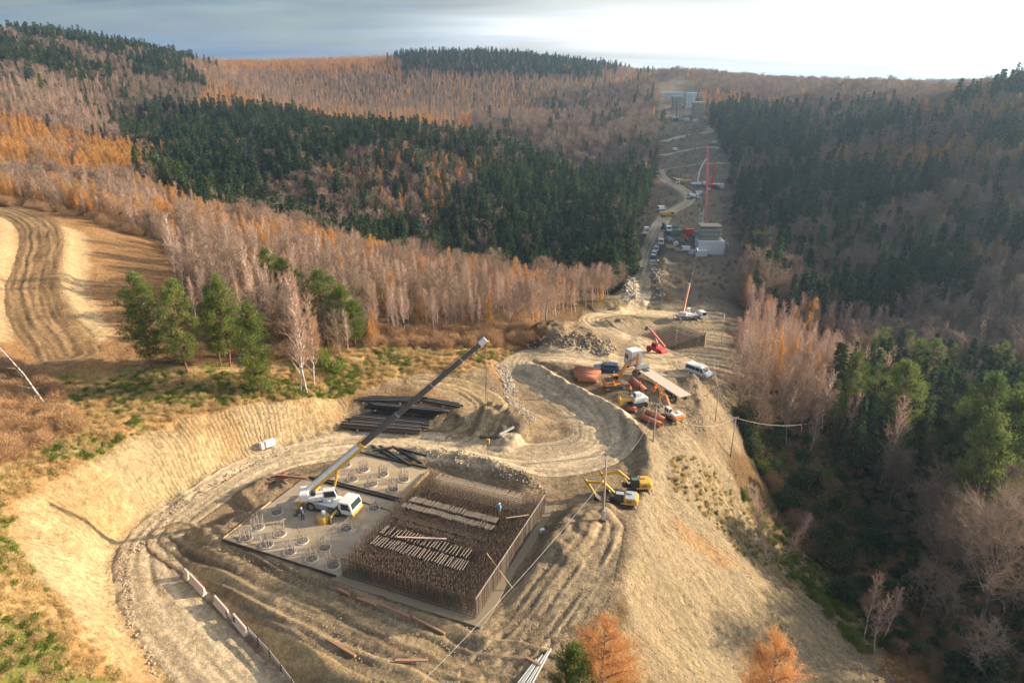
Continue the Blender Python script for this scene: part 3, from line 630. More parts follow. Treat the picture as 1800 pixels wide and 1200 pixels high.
rr = rng.uniform(0, 1, len(TX)); nz = fbm(TX/28, TY/28, 301, 3); nz2 = fbm(TX/45+9, TY/45, 302, 3); nzs = fbm(TX/12+9, TY/12, 303, 2)
wa = np.clip((TY-180)/500, 0, 1); gpx0, gpy0 = gpx.copy(), gpy.copy(); gpx = gpx+(fbm(TX/40,TY/40,311,3)-.5)*190*wa; cpx = cpx+(fbm(TX/35,TY/35,312,3)-.5)*200*wa; cpy = cpy+(fbm(TX/35,TY/35,313,3)-.5)*45*wa
kind = np.zeros(len(TX), int)   # 0 none 1 birch 2 beech 3 larch 4 spruce 5 pine
ok = (gpx0 > -260) & (gpx0 < 2060) & ~in_poly(gpx0+(nzs-.5)*30, gpy0, CORR) & ~(in_poly(gpx0, gpy0, WORK) & (TY < 260)) & ~(in_poly(gpx0, gpy0, FIELD) & (TY < 260))
def put(mask, **mix):
    m = ok & mask; acc = np.zeros(len(TX))
    for nm, p in mix.items():
        p = p if isinstance(p, np.ndarray) else np.full(len(TX), p)
        s = m & (rr >= acc) & (rr < acc+p); kind[s] = dict(birch=1, beech=2, larch=3, spruce=4, pine=5, none=0)[nm]; acc = acc+p
left = gpx0 < 1160; right = gpx0 >= 1160
put(left & (TY < 262), birch=.62, larch=.08, beech=.20)
put(left & (TY >= 195) & (TY < 300) & (gpx < 960), larch=.35+.5*sstep(.40,.55,nz), birch=.3, beech=.1)
put(left & (TY < 330) & (gpx < 330) & (gpy < 345), beech=.55, larch=.2, birch=.15)
crestY = np.interp(gpx0, [150,500,700,900,1130], [640,640,575,495,415])
put(left & (TY >= 300) & (TY < crestY), spruce=.62+.3*sstep(.62,.45,nz), beech=.28)
put(left & (TY >= 330) & (TY < 700) & (gpx < 215), beech=.5, birch=.38, spruce=.06)
put(left & (TY >= 270) & (TY < 300) & (gpx > 330), beech=.5, spruce=.4)
put(left & (TY >= 300) & (TY < 520) & (((cpx-700)/130)**2+((cpy-315)/62)**2 < 1), larch=.42, beech=.34, spruce=.18)
put(left & (TY >= 300) & (TY < 520) & (((cpx-560)/110)**2+((cpy-355)/55)**2 < 1), beech=.62, larch=.1, spruce=.2)
put(left & (TY >= crestY) & (TY < 770), larch=.6, birch=.3)
put(left & (TY >= crestY) & (TY < 900) & (gpx0 > 830), beech=.85, larch=.06, spruce=.03)
put(left & (TY >= 760), birch=.42, beech=.33, larch=.12+.25*sstep(.5,.6,nz))
put(left & (TY >= 740) & (gpx > 330) & (gpx < 800), birch=.52, beech=.28, larch=.06+.2*sstep(.5,.6,nz))
put(left & (TY >= 965) & (cpx > 320) & (cpx < 730), larch=.65, birch=.2)
put(left & (TY >= 960) & (cpx > 715) & (cpx < 1080), spruce=.62, beech=.3)
put(left & (gpx > 940) & (TY > 560) & (TY < 900), beech=.88, larch=.03, spruce=.03)
put((gpx < 340) & left & (TY >= 570), beech=.92-.75*sstep(.47,.58,nz), spruce=.9)
put((gpx < 230) & left & (TY >= 480) & (cpy > 128) & (cpy < 200), birch=.75, beech=.2)
put(left & (TY > 360) & (TY < 600) & (gpx > 215) & (gpx < 420), spruce=.85, beech=.12)
put(left & (gpx > 1040) & (TY < 470) & (TY > 240), spruce=.6, pine=.0, birch=.15)
put(left & polypx(cpx, cpy, (-260,185),(60,195),(270,245),(290,285),(130,290),(-260,250)) & (TY < 500), larch=.95)
put(right & (TY >= 215), spruce=.22+.55*sstep(.46,.58,nz2), larch=.05+.22*sstep(.48,.6,nzs), birch=.08, beech=.5)
put(right & (TY >= 215) & (((cpx-1620)/190)**2+((cpy-270)/26)**2 < 1), larch=.6, beech=.3)
put(right & (TY >= 215) & (((cpx-1700)/130)**2+((cpy-190)/18)**2 < 1), larch=.65, beech=.3)
put(right & (TY >= 215) & (((cpx-1620)/70)**2+((cpy-365)/28)**2 < 1), larch=.55, beech=.3)
put(right & (TY >= 215) & (((cpx-1750)/70)**2+((cpy-450)/30)**2 < 1), larch=.4, birch=.4)
put(right & (TY >= 600) & (((cpx-1300)/65)**2+((cpy-165)/18)**2 < 1), larch=.9)
put(right & (TY >= 215) & (((cpx-1400)/110)**2+((cpy-345)/45)**2 < 1), spruce=.75, beech=.2)
put(right & (TY >= 450) & (cpy < 185), beech=.74, larch=.10, birch=.08)
put(right & (TY >= 600) & (((cpx-1300)/65)**2+((cpy-165)/18)**2 < 1), larch=.9)
put(right & (TY < 215), birch=.55, beech=.25)
put(right & (TY < 215) & polypx(cpx, cpy, (1310,500),(1400,500),(1480,560),(1470,640),(1310,610)), larch=.10, birch=.72)
put(right & (TY < 200) & polypx(cpx, cpy, (1465,640),(1560,600),(1800,640),(2060,660),(2060,880),(1640,900),(1560,840),(1470,800)), spruce=.58, pine=.12, birch=.10)
put(right & (TY < 200) & polypx(cpx, cpy, (1600,820),(2060,840),(2060,1300),(1640,1300),(1560,960)), beech=.15, spruce=.03, none=.82)
kind[polypx(gpx0, gpy0, (1290,790),(1400,790),(1500,840),(1590,900),(1640,1000),(1600,1120),(1480,1080),(1400,950)) & (TY < 200)] = 0
gpx, gpy = gpx0, gpy0; hs = rng.triangular(.62, .95, 1.3, len(TX)); hs *= np.where(right & (TY < 215), np.where(kind == 4, .72, .95), 1.0)*np.where((kind == 4) & (TY > 280) & (TY < 600), .88, 1.0)*np.where(TY > 650, .80, 1.0)
hs *= np.where((TY < 300) & left & (kind != 4), .72, 1.0)*np.where((TY > 300) & (kind != 4), .85, 1.0)
keep = kind > 0
TX, TY, TZ, kind, hs, gpx, gpy = (a[keep] for a in (TX, TY, TZ, kind, hs, gpx, gpy))
wd = rng.uniform(.8, 1.45, len(TX)); tl = rng.normal(0, .035, len(TX)); rot = rng.uniform(0, 2*math.pi, len(TX)); var = rng.integers(0, 12, len(TX))
KN = {1:'birch', 2:'beech', 3:'larch', 4:'spruce', 5:'pine'}
# how large each shows
dep = TY*CT-(TZ-CAMH)*ST
# hidden ones do not count among the largest
def seen(i):
    top = np.array([TX[i], TY[i], TZ[i]+9.0*hs[i]]); t = np.linspace(.25, .985, 60)
    return np.all(CAMH+(top[2]-CAMH)*t > hgt(top[0]*t, top[1]*t, TOPZ)+0.3)
def thing(name, label, cat, loc=(0,0,0), rotz=0.0, group=None, scale=None):
    o = bpy.data.objects.new(name, None); col.objects.link(o); o.empty_display_size = .3
    o.location = loc; o.rotation_euler = (0,0,rotz); o['label'] = label; o['category'] = cat
    if group: o['group'] = group
    if scale is not None: o.scale = (scale,)*3 if not hasattr(scale, '__len__') else scale
    return o
def plant(name, label, cat, loc, pr, rotz, scale, group=None):
    t = thing(name, label, cat, loc, rotz, group, scale)
    link('trunk', pr[1], t); link('crown', pr[2], t); return t
LIMIT = {1:300, 2:230, 3:230, 4:260, 5:60}
single = np.zeros(len(TX), bool)
for k, lim in LIMIT.items():
    c = np.where((kind == k) & (gpx > -15) & (gpx < 1815) & (gpy < 1320))[0]; c = c[np.argsort(dep[c]/hs[c])]
    got = 0
    for i in c:
        if got >= lim: break
        if seen(i): single[i] = True; got += 1
def where_words(i):
    g, y = gpx[i], TY[i]
    if g < 1110:
        if y < 200: return 'beside the sandy field' if g < 330 else 'behind the row of green pines' if g < 560 else 'on the slope above the steel beams' if g < 800 else 'above the grey rock heap'
        if y < 300: return 'near the red-roofed house' if g < 330 else 'on the crest left of the dark fir hill' if g < 650 else 'on the crest in front of the dark fir hill'
        return 'on the dark fir hill left of the valley road'
    if y > 215: return 'on the shaded hillside at the far right' if g > 1560 else 'on the shaded hillside right of the unfinished pier'
    if g > 1600: return 'in the ravine wood at the right edge'
    return 'beside the ravine near the white minibus' if y > 140 else 'on the near side of the ravine'
def size_word(i): return 'tall ' if hs[i] > q_hi[kind[i]] else 'small ' if hs[i] < q_lo[kind[i]] else 'middle-sized '
q_hi = {k: np.quantile(hs[single & (kind == k)], .7) for k in KN}; q_lo = {k: np.quantile(hs[single & (kind == k)], .3) for k in KN}
LOOK = {1:('birch_tree','bare white-stemmed birch with pinkish twigs'), 2:('beech_tree','leafless brown broad-crowned tree'), 3:('larch_tree','tan-orange autumn larch'), 4:('spruce_tree','dark green conical spruce'), 5:('pine_tree','green round-crowned pine')}
for i in np.where(single)[0]:
    k = kind[i]; pr = PROTO[KN[k]][var[i] % len(PROTO[KN[k]])]; w = where_words(i)
    plant(LOOK[k][0], size_word(i)+LOOK[k][1]+' '+w, 'tree', (TX[i],TY[i],TZ[i]-.1), pr, rot[i], (hs[i]*wd[i]**.7,hs[i]*wd[i]**.7,hs[i]), LOOK[k][0].replace('_tree','').replace('spruce','spruce')+' trees '+w)

# the rest of the woods: one mass per kind
def scatter_object(name, co, rz, sc, vi, protos, label=None, cat=None, tilt=None, width=None):
    """one object of many instances: points carry turn, size and variant"""
    pc = bpy.data.collections.new(name+'_kinds')
    for q, meshes in enumerate(protos):
        # trunk and crown of one kind joined as one mesh
        if len(meshes) == 1: m = meshes[0]
        else:
            m = bpy.data.meshes.new('tree'); bm = bmesh.new()
            for mi, src in enumerate(meshes):
                n0 = len(bm.faces); bm.from_mesh(src); bm.faces.ensure_lookup_table()
                for f in bm.faces[n0:]: f.material_index = mi
            bm.to_mesh(m); bm.free()
            for src in meshes: m.materials.append(src.materials[0])
        pc.objects.link(bpy.data.objects.new('%s_%02d' % (name, q), m))
    me = bpy.data.meshes.new(name); me.vertices.add(len(co)); me.vertices.foreach_set('co', np.asarray(co, np.float32).ravel())
    set_float(me, 'rz', rz); set_float(me, 'sc', sc)
    a = me.attributes.new('vi', 'INT', 'POINT'); a.data.foreach_set('value', np.asarray(vi, np.int32))
    if tilt is not None: set_float(me, 'tilt', tilt)
    set_float(me, 'sw', np.asarray(sc)*(1 if width is None else np.asarray(width)))
    o = bpy.data.objects.new(name, me); col.objects.link(o)
    g = bpy.data.node_groups.new(name, 'GeometryNodeTree')
    g.interface.new_socket('Geometry', in_out='INPUT', socket_type='NodeSocketGeometry'); g.interface.new_socket('Geometry', in_out='OUTPUT', socket_type='NodeSocketGeometry')
    gi = N(g, 'NodeGroupInput'); go = N(g, 'NodeGroupOutput'); ip = N(g, 'GeometryNodeInstanceOnPoints'); ci = N(g, 'GeometryNodeCollectionInfo')
    ci.inputs['Collection'].default_value = pc; ci.inputs['Separate Children'].default_value = True; ci.inputs['Reset Children'].default_value = True
    def att(nm, t):
        n = N(g, 'GeometryNodeInputNamedAttribute', data_type=t); n.inputs['Name'].default_value = nm; return n.outputs['Attribute']
    cx = N(g, 'ShaderNodeCombineXYZ'); g.links.new(att('rz','FLOAT'), cx.inputs['Z'])
    if tilt is not None: g.links.new(att('tilt','FLOAT'), cx.inputs['X'])
    er = N(g, 'FunctionNodeEulerToRotation'); g.links.new(cx.outputs[0], er.inputs[0])
    cs = N(g, 'ShaderNodeCombineXYZ'); s_ = att('sc','FLOAT')
    sw_ = att('sw','FLOAT'); g.links.new(sw_, cs.inputs[0]); g.links.new(sw_, cs.inputs[1]); g.links.new(s_, cs.inputs[2])
    mp_ = N(g, 'GeometryNodeMeshToPoints'); g.links.new(gi.outputs[0], mp_.inputs[0])
    g.links.new(mp_.outputs[0], ip.inputs['Points']); g.links.new(ci.outputs[0], ip.inputs['Instance']); ip.inputs['Pick Instance'].default_value = True
    g.links.new(att('vi','INT'), ip.inputs['Instance Index']); g.links.new(er.outputs[0], ip.inputs['Rotation']); g.links.new(cs.outputs[0], ip.inputs['Scale'])
    g.links.new(ip.outputs[0], go.inputs[0])
    md = o.modifiers.new('scatter', 'NODES'); md.node_group = g
    o['kind'] = 'stuff'
    if label: o['label'] = label; o['category'] = cat or 'forest'
    return o
WOODL = {1:'pinkish bare birch woods on the far slopes', 2:'brown leafless woods covering the far hillsides', 3:'tan-orange larch woods on the far ridges', 4:'dark green spruce woods on the far hills', 5:'green pine woods at the right edge'}
for k in (1,2,3,4,5):
    m = (kind == k) & ~single
    for far in (0, 1):
        mm = m & ((TY >= 330) if far else (TY < 330))
        if mm.sum() < 1: continue
        pr = (FARP if far else PROTO)[KN[k]]
        scatter_object(KN[k]+'_forest', np.stack([TX[mm],TY[mm],TZ[mm]-.1],1), rot[mm], hs[mm], var[mm] % len(pr), [p[1:] for p in pr], WOODL[k] if far else WOODL[k].replace('far ','nearer '), None, tl[mm], wd[mm])
print('trees', len(TX), 'single', single.sum(), [(KN[k], int((kind==k).sum()), int(((kind==k)&single).sum())) for k in KN])
# ------------------------------------------------------------------ machine kit
_MAT = {}
def paint(name, c, rough=.5, metal=0.0, dirt=.25, scale=2.0, spec=.5):
    if name in _MAT: return _MAT[name]
    m = bpy.data.materials.new(name); m.use_nodes = True; nt = m.node_tree; P = nt.nodes['Principled BSDF']
    P.inputs['Metallic'].default_value = metal; P.inputs['Specular IOR Level'].default_value = spec
    tc = N(nt, 'ShaderNodeTexCoord'); no = N(nt, 'ShaderNodeTexNoise', inp={'Scale': scale, 'Detail': 6.0, 'Roughness': .65}); nt.links.new(tc.outputs['Object'], no.inputs['Vector'])
    rp = N(nt, 'ShaderNodeMapRange', inp={'From Min': .42, 'From Max': .72, 'To Min': 0.0, 'To Max': dirt}); nt.links.new(no.outputs['Fac'], rp.inputs['Value'])
    mx = N(nt, 'ShaderNodeMix', data_type='RGBA'); mx.inputs['A'].default_value = tuple(c)+(1,); mx.inputs['B'].default_value = (.26,.19,.12,1)
    nt.links.new(rp.outputs[0], mx.inputs['Factor']); nt.links.new(mx.outputs['Result'], P.inputs['Base Color'])
    r2 = N(nt, 'ShaderNodeMapRange', inp={'From Min': .3, 'From Max': .7, 'To Min': max(.05, rough-.12), 'To Max': min(1, rough+.2)}); nt.links.new(no.outputs['Fac'], r2.inputs['Value']); nt.links.new(r2.outputs[0], P.inputs['Roughness'])
    _MAT[name] = m; return m
YEL = paint('yellow_paint', (.66,.37,.03), .5, 0, .5, 2.6); ORG = paint('orange_paint', (.70,.24,.03), .5, 0, .5, 2.6); WHT = paint('white_paint', (.72,.71,.68), .45, dirt=.3, scale=1.6); BLK = paint('black_rubber', (.03,.03,.03), .8, dirt=.45)
DRK = paint('dark_steel', (.06,.058,.055), .6, .3, .35); GLS = paint('glass', (.025,.04,.045), .08, 0, .05); RED = paint('red_paint', (.62,.045,.035), .45); GRY = paint('grey_paint', (.32,.34,.35), .5); BLU = paint('blue_paint', (.045,.08,.16), .35, .2, .12)
STL = paint('bare_steel', (.42,.40,.37), .45, .7, .3); RST = paint('rusty_steel', (.27,.105,.05), .85, .1, .3, 3.0); CON = paint('concrete', (.44,.41,.365), .9, 0, .45, 1.2); CONL = paint('pale_concrete', (.60,.55,.48), .9, 0, .3, 1.5)
WOOD = paint('timber', (.42,.29,.16), .85, 0, .4, 3.0); REB = paint('rebar_rust', (.085,.063,.048), .8, .25, .35, 4.0); REBL = paint('rebar_grey', (.36,.30,.245), .6, .1, .3, 4.0); REBT = paint('rebar_tip', (.20,.125,.08), .75, .1, .2, 4.0)
SKIN = paint('skin', (.5,.3,.22), .6, 0, .1); HIV = paint('orange_vest', (.85,.20,.04), .8, 0, .05); HIY = paint('yellow_vest', (.6,.68,.06), .8, 0, .05); NAVY = paint('dark_workwear', (.05,.055,.075), .9, 0, .3); CYN = paint('blue_jacket', (.12,.33,.55), .85, 0, .05)
PNK = paint('pink_boom_paint', (.70,.21,.19), .5); GRN = paint('green_paint', (.07,.15,.11), .5); SIL = paint('silver_paint', (.5,.52,.53), .35, .4, .2); RFT = paint('roof_tiles', (.24,.085,.06), .8, 0, .3); FRM = paint('yellow_formwork', (.48,.40,.22), .7, 0, .3); GLV = paint('galvanised', (.5,.5,.49), .5, .5, .2)
CHEV = paint('black_paint', (.02,.02,.02), .5)

class MB:
    def __init__(s): s.v = []; s.f = []
    def add(s, vs, fs):
        n0 = len(s.v); s.v += [tuple(p) for p in vs]; s.f += [tuple(i+n0 for i in f) for f in fs]; return s
    def box(s, c, d, rz=0, ry=0, rx=0, top=None):
        """centre, full size; top=(sx, sy) shrinks the upper face"""
        M = Euler((rx,ry,rz)).to_matrix(); t = top or (1,1); vs = []
        for sz in (-.5,.5):
            k = (1,1) if sz < 0 else t
            for sx, sy in ((-.5,-.5),(.5,-.5),(.5,.5),(-.5,.5)): vs.append(M @ Vector((sx*d[0]*k[0], sy*d[1]*k[1], sz*d[2])) + Vector(c))
        return s.add(vs, [(3,2,1,0),(4,5,6,7),(0,1,5,4),(1,2,6,5),(2,3,7,6),(3,0,4,7)])
    def prism(s, prof, y0, y1, axis='y'):
        """closed outline (x, z), counter-clockwise seen from -y, between two y planes"""
        k = len(prof)
        f3 = (lambda a, b, y: (a, y, b)) if axis == 'y' else ((lambda a, b, x: (x, a, b)) if axis == 'x' else (lambda a, b, z: (a, b, z)))
        vs = [f3(a, b, y0) for a, b in prof]+[f3(a, b, y1) for a, b in prof]
        fs = [tuple(range(k)), tuple(range(2*k-1, k-1, -1))]+[(i, i+k, (i+1)%k+k, (i+1)%k) for i in range(k)]
        return s.add(vs, fs)
    def cyl(s, p0, p1, r, seg=10, r2=None, cap=True):
        p0 = Vector(p0); p1 = Vector(p1); t = (p1-p0).normalized(); a = t.orthogonal().normalized(); b = t.cross(a); r2 = r if r2 is None else r2
        vs = []
        for p, q in ((p0,r),(p1,r2)):
            for i in range(seg):
                an = 2*math.pi*i/seg; vs.append(p+q*(math.cos(an)*a+math.sin(an)*b))
        fs = [(i,(i+1)%seg,(i+1)%seg+seg,i+seg) for i in range(seg)]
        if cap: fs += [tuple(range(seg-1,-1,-1)), tuple(range(seg,2*seg))]
        return s.add(vs, fs)
    def ring(s, p0, p1, r, ri, seg=16):
        """open pipe with a wall"""
        p0 = Vector(p0); p1 = Vector(p1); t = (p1-p0).normalized(); a = t.orthogonal().normalized(); b = t.cross(a); vs = []
        for p, q in ((p0,r),(p1,r),(p1,ri),(p0,ri)):
            for i in range(seg):
                an = 2*math.pi*i/seg; vs.append(p+q*(math.cos(an)*a+math.sin(an)*b))
        fs = []
        for k in range(4):
            for i in range(seg): j = (i+1)%seg; m = (k+1)%4; fs.append((k*seg+i, k*seg+j, m*seg+j, m*seg+i))
        return s.add(vs, fs)
    def bar(s, p0, p1, w, h=None):
        """rectangular bar between two points"""
        h = h or w; p0 = Vector(p0); p1 = Vector(p1); t = (p1-p0).normalized(); up = Vector((0,0,1)) if abs(t.z) < .95 else Vector((0,1,0))
        a = t.cross(up).normalized()*w/2; b = a.cross(t).normalized()*h/2
        vs = [p+x for p in (p0,p1) for x in (-a-b, a-b, a+b, -a+b)]
        return s.add(vs, [(0,1,2,3),(7,6,5,4),(0,4,5,1),(1,5,6,2),(2,6,7,3),(3,7,4,0)])
    def path(s, P, r, seg=4):
        P = [Vector(p) for p in P]
        for i in range(len(P)-1): s.cyl(P[i], P[i+1], r, seg, cap=(i in (0, len(P)-2)))
        return s
    def build(s, name, mat, parent=None, bevel=0.0, smooth=False):
        me = bpy.data.meshes.new(name); me.from_pydata(s.v, [], s.f)
        bm = bmesh.new(); bm.from_mesh(me); bmesh.ops.recalc_face_normals(bm, faces=bm.faces)
        if bevel: bmesh.ops.bevel(bm, geom=[e for e in bm.edges if len(e.link_faces) == 2 and e.calc_face_angle(0) > .5], offset=bevel, segments=1, affect='EDGES', clamp_overlap=True)
        if smooth:
            for f in bm.faces: f.smooth = True
        bm.to_mesh(me); bm.free(); me.update(); me.materials.append(mat)
        o = bpy.data.objects.new(name, me); col.objects.link(o); o.parent = parent; return o
def tag(o, label, cat, group=None):
    o['label'] = label; o['category'] = cat
    if group: o['group'] = group
    return o
def copy_tree(o, parent=None):
    c = o.copy(); col.objects.link(c); c.parent = parent
    for ch in o.children: copy_tree(ch, c)
    return c
def wheel(parent, x, y, r, w, name='wheel', hub=WHT):
    t = MB().cyl((x,y-w/2,r),(x,y+w/2,r), r, 18).build(name, BLK, parent, .03)
    MB().cyl((x,y-w/2-.012,r),(x,y+w/2+.012,r), r*.55, 12).build('rim', hub, t)
    return t
def face_quad(mat, parent, name, pts, th=.02):
    """a thin pane standing proud of the surface it sits on"""
    P = [Vector(p) for p in pts]; nrm = (P[1]-P[0]).cross(P[2]-P[0]).normalized()*th
    k = len(P); return MB().add(P+[p+nrm for p in P], [tuple(range(k-1,-1,-1)), tuple(range(k,2*k))]+[(i,(i+1)%k,(i+1)%k+k,i+k) for i in range(k)]).build(name, mat, parent)

# ------------------------------------------------------------------ excavator (x forward, z up, origin on the ground under the slew ring)
def excavator(label, loc, rz, body, arm, slew=0.0, boom=((.9,1.9),(3.0,4.6),(5.6,4.6)), stick_end=(6.2,1.8), group='excavators', roof=WHT, bucket=True, scale=1.0, tail=SIL):
    t = thing('excavator', label, 'excavator', loc, rz, group, scale)
    M0 = Matrix.Rotation(slew, 4, 'Z')
    for s in (-1, 1):
        prof = [(-1.9,.02),(1.9,.02),(2.2,.22),(2.3,.50),(2.2,.78),(1.9,.95),(-1.9,.95),(-2.2,.78),(-2.3,.50),(-2.2,.22)]
        tr = MB().prism(prof, s*1.3-.3, s*1.3+.3).build('track', DRK, t, .03)
        g = MB()
        for i in range(6): g.cyl((-1.5+i*.6,s*1.3-.32,.3),(-1.5+i*.6,s*1.3+.32,.3), .17, 10)
        g.cyl((2.0,s*1.3-.33,.5),(2.0,s*1.3+.33,.5), .33, 12); g.cyl((-2.0,s*1.3-.33,.5),(-2.0,s*1.3+.33,.5), .33, 12)
        g.build('roller', STL, tr)
        sh_ = MB()
        for i in range(15): sh_.box((-1.9+i*.27, s*1.3, .965), (.17,.62,.05))
        sh_.build('track_shoe', DRK, tr)
    MB().box((0,0,.72),(2.2,2.1,.5)).cyl((0,0,.9),(0,0,1.15), .75, 16).build('undercarriage', DRK, t)
    def P(b, name, mat, parent=None, bev=.0):
        o = b.build(name, mat, parent or t, bev); o.data.transform(M0); o.data.update(); return o
    # upper works
    hp = [(-2.55,-1.2),(-2.35,-1.42),(.2,-1.42),(.2,1.42),(-2.35,1.42),(-2.55,1.2)]
    hs_ = P(MB().prism(hp, 1.15, 1.45, 'z').box((.75,-.55,1.3),(1.2,.9,.3)), 'platform', body, None, .04)
    hood = P(MB().prism([(-2.55,-1.15),(-2.3,-1.4),(-.35,-1.4),(-.35,1.4),(-2.3,1.4),(-2.55,1.15)], 1.46, 2.25, 'z'), 'hood', body, None, .07)
    P(MB().prism([(-2.3,-1.25),(-.5,-1.25),(-.5,1.25),(-2.3,1.25)], 2.252, 2.33, 'z').box((-1.2,-.5,2.45),(.9,.8,.24)), 'hood_top', tail, None, .03)
    P(MB().prism([(-2.78,-1.05),(-2.5,-1.38),(-2.1,-1.43),(-2.1,1.43),(-2.5,1.38),(-2.78,1.05)], 1.2, 2.1, 'z'), 'counterweight', body, None, .08)
    for s in (-1, 1):
        gr = MB()
        for i in range(4): gr.box((-1.2, s*1.415, 1.62+i*.15), (.9,.03,.06))
        P(gr, 'vent', DRK, hood)
    # cab on the machine's left (y > 0)
    cab = P(MB().prism([(-.25,1.45),(1.25,1.45),(1.42,1.75),(1.30,2.95),(1.05,3.08),(-.25,3.08)], .45, 1.42), 'cab', arm if arm is not None else body, None, .05)
    P(MB().box((.45,.935,3.1),(1.3,.9,.07)), 'cab_roof', roof, cab, .02)
    for nm, q in (('side_window', [(-.12,1.44,2.0),(.55,1.44,2.0),(.55,1.44,2.9),(-.12,1.44,2.9)]), ('door_window', [(.65,1.44,1.65),(1.28,1.44,1.75),(1.2,1.44,2.88),(.65,1.44,2.9)]), ('rear_window',[(-.27,1.3,2.2),(-.27,.6,2.2),(-.27,.6,2.9),(-.27,1.3,2.9)])):
        w = face_quad(GLS, t, nm, q, .015); w.data.transform(M0); w.parent = cab
    w = face_quad(GLS, t, 'windscreen', [(1.44,.55,1.85),(1.44,1.32,1.85),(1.33,1.32,2.9),(1.33,.55,2.9)][::-1], .02); w.data.transform(M0); w.parent = cab
    w = face_quad(GLS, t, 'side_window', [(1.2,.44,1.9),(-.1,.44,1.9),(-.1,.44,2.9),(1.15,.44,2.9)], .015); w.data.transform(M0); w.parent = cab
    # boom, stick, bucket in the plane y = 0
    (x0,z0),(x1,z1),(x2,z2) = boom; sx, sz = stick_end
    def arm_prof(A, B, C, wA, wB, wC):
        d1 = Vector((B[0]-A[0],B[1]-A[1])).normalized(); d2 = Vector((C[0]-B[0],C[1]-B[1])).normalized(); n1 = Vector((-d1.y,d1.x)); n2 = Vector((-d2.y,d2.x)); nm = (n1+n2).normalized()
        A, B, C = Vector(A), Vector(B), Vector(C)
        return [tuple(A-n1*wA/2), tuple(B-nm*wB/2), tuple(C-n2*wC/2), tuple(C+n2*wC/2), tuple(B+nm*wB/2), tuple(A+n1*wA/2)]
    bo = P(MB().prism(arm_prof((x0,z0),(x1,z1),(x2,z2), .45,.72,.36), -.22, .22), 'boom', body, None, .03)
    for s in (-1,1):
        q = MB(); m1 = Vector((x1,0,z1))*.55+Vector((x0,0,z0))*.45; q.cyl((x0+.55,s*.36,z0-.35), m1+Vector((0,s*.36,-.1)), .11, 8); P(q, 'boom_cylinder', STL)
    tx, tz = x2, z2; d = Vector((sx-tx,0,sz-tz)).normalized(); back = Vector((tx,0,tz))-d*.9
    P(MB().prism(arm_prof(tuple(back.xz),(tx+.02,tz+.02),(sx,sz), .3,.5,.26), -.17, .17), 'stick', body, None, .03)
    P(MB().cyl(Vector((x1,0,z1+.45)), back, .10, 8), 'stick_cylinder', STL)
    P(MB().cyl(Vector((tx,0,tz))+Vector((.35,0,.1)), Vector((sx,0,sz))+Vector((.25,0,.55)), .08, 8), 'bucket_cylinder', STL)
    if bucket:
        bp = [(sx+.1,sz+.15),(sx-.25,sz-.1),(sx-.75,sz-.55),(sx-.8,sz-1.05),(sx-.35,sz-1.25),(sx+.1,sz-1.05),(sx+.35,sz-.55)]
        bk = P(MB().prism(bp, -.6, .6), 'bucket', DRK, None, .03)
        tt = MB()
        for i in range(5): tt.box((sx-.78,-.5+i*.25,sz-.6),(.25,.08,.07), ry=.9)
        P(tt, 'bucket_tooth', STL, bk)
    return t

# ------------------------------------------------------------------ road vehicles
def van(label, loc, rz, paint_=WHT, L=5.0, Wd=1.95, Hh=1.95, cat='van', group=None, name='van', window_rows=True):
    t = thing(name, label, cat, loc, rz, group); h = Wd/2; a = L/2
    prof = [(-a,.32),(a-.1,.32),(a,.55),(a-.02,.85),(a-.75,1.08),(a-1.45,Hh-.12),(a-1.9,Hh),(-a+.15,Hh),(-a,Hh-.2)]
    b = MB().prism(prof, -h, h).build('body', paint_, t, .09)
    for s in (-1,1):
        yy = s*(h+.004); o = lambda q: q if s < 0 else q[::-1]
        face_quad(GLS, b, 'front_window', o([(a-1.75,yy,1.05),(a-.95,yy,1.08),(a-1.5,yy,Hh-.25),(a-1.8,yy,Hh-.25)]), .012)
        if window_rows:
            face_quad(GLS, b, 'side_window', o([(-.2,yy,1.08),(a-1.85,yy,1.08),(a-1.9,yy,Hh-.25),(-.2,yy,Hh-.25)]), .012)
            face_quad(GLS, b, 'side_window', o([(-a+.25,yy,1.08),(-.3,yy,1.08),(-.3,yy,Hh-.25),(-a+.35,yy,Hh-.25)]), .012)
    face_quad(GLS, b, 'windscreen', [(a-.80,h-.12,1.12),(a-.80,-h+.12,1.12),(a-1.43,-h+.2,Hh-.14),(a-1.43,h-.2,Hh-.14)][::-1], .025)
    face_quad(GLS, b, 'rear_window', [(-a-.005,-h+.2,1.15),(-a-.005,h-.2,1.15),(-a-.005,h-.25,Hh-.3),(-a-.005,-h+.25,Hh-.3)][::-1], .012)
    for s in (-1,1):
        MB().box((a-.06,s*(h-.28),.82),(.12,.35,.16)).build('headlight', SIL, t, .02); MB().box((-a,s*(h-.1),1.0),(.06,.14,.4)).build('tail_light', RED, t)
        MB().box((a-1.35,s*(h+.12),1.12),(.12,.2,.22)).build('mirror', BLK, t)
        for x in (a-.85, -a+.95): wheel(t, x, s*(h-.1), .34, .24)
    MB().box((a+.02,0,.45),(.12,Wd*.9,.2)).build('bumper', BLK, t, .03)
    return t
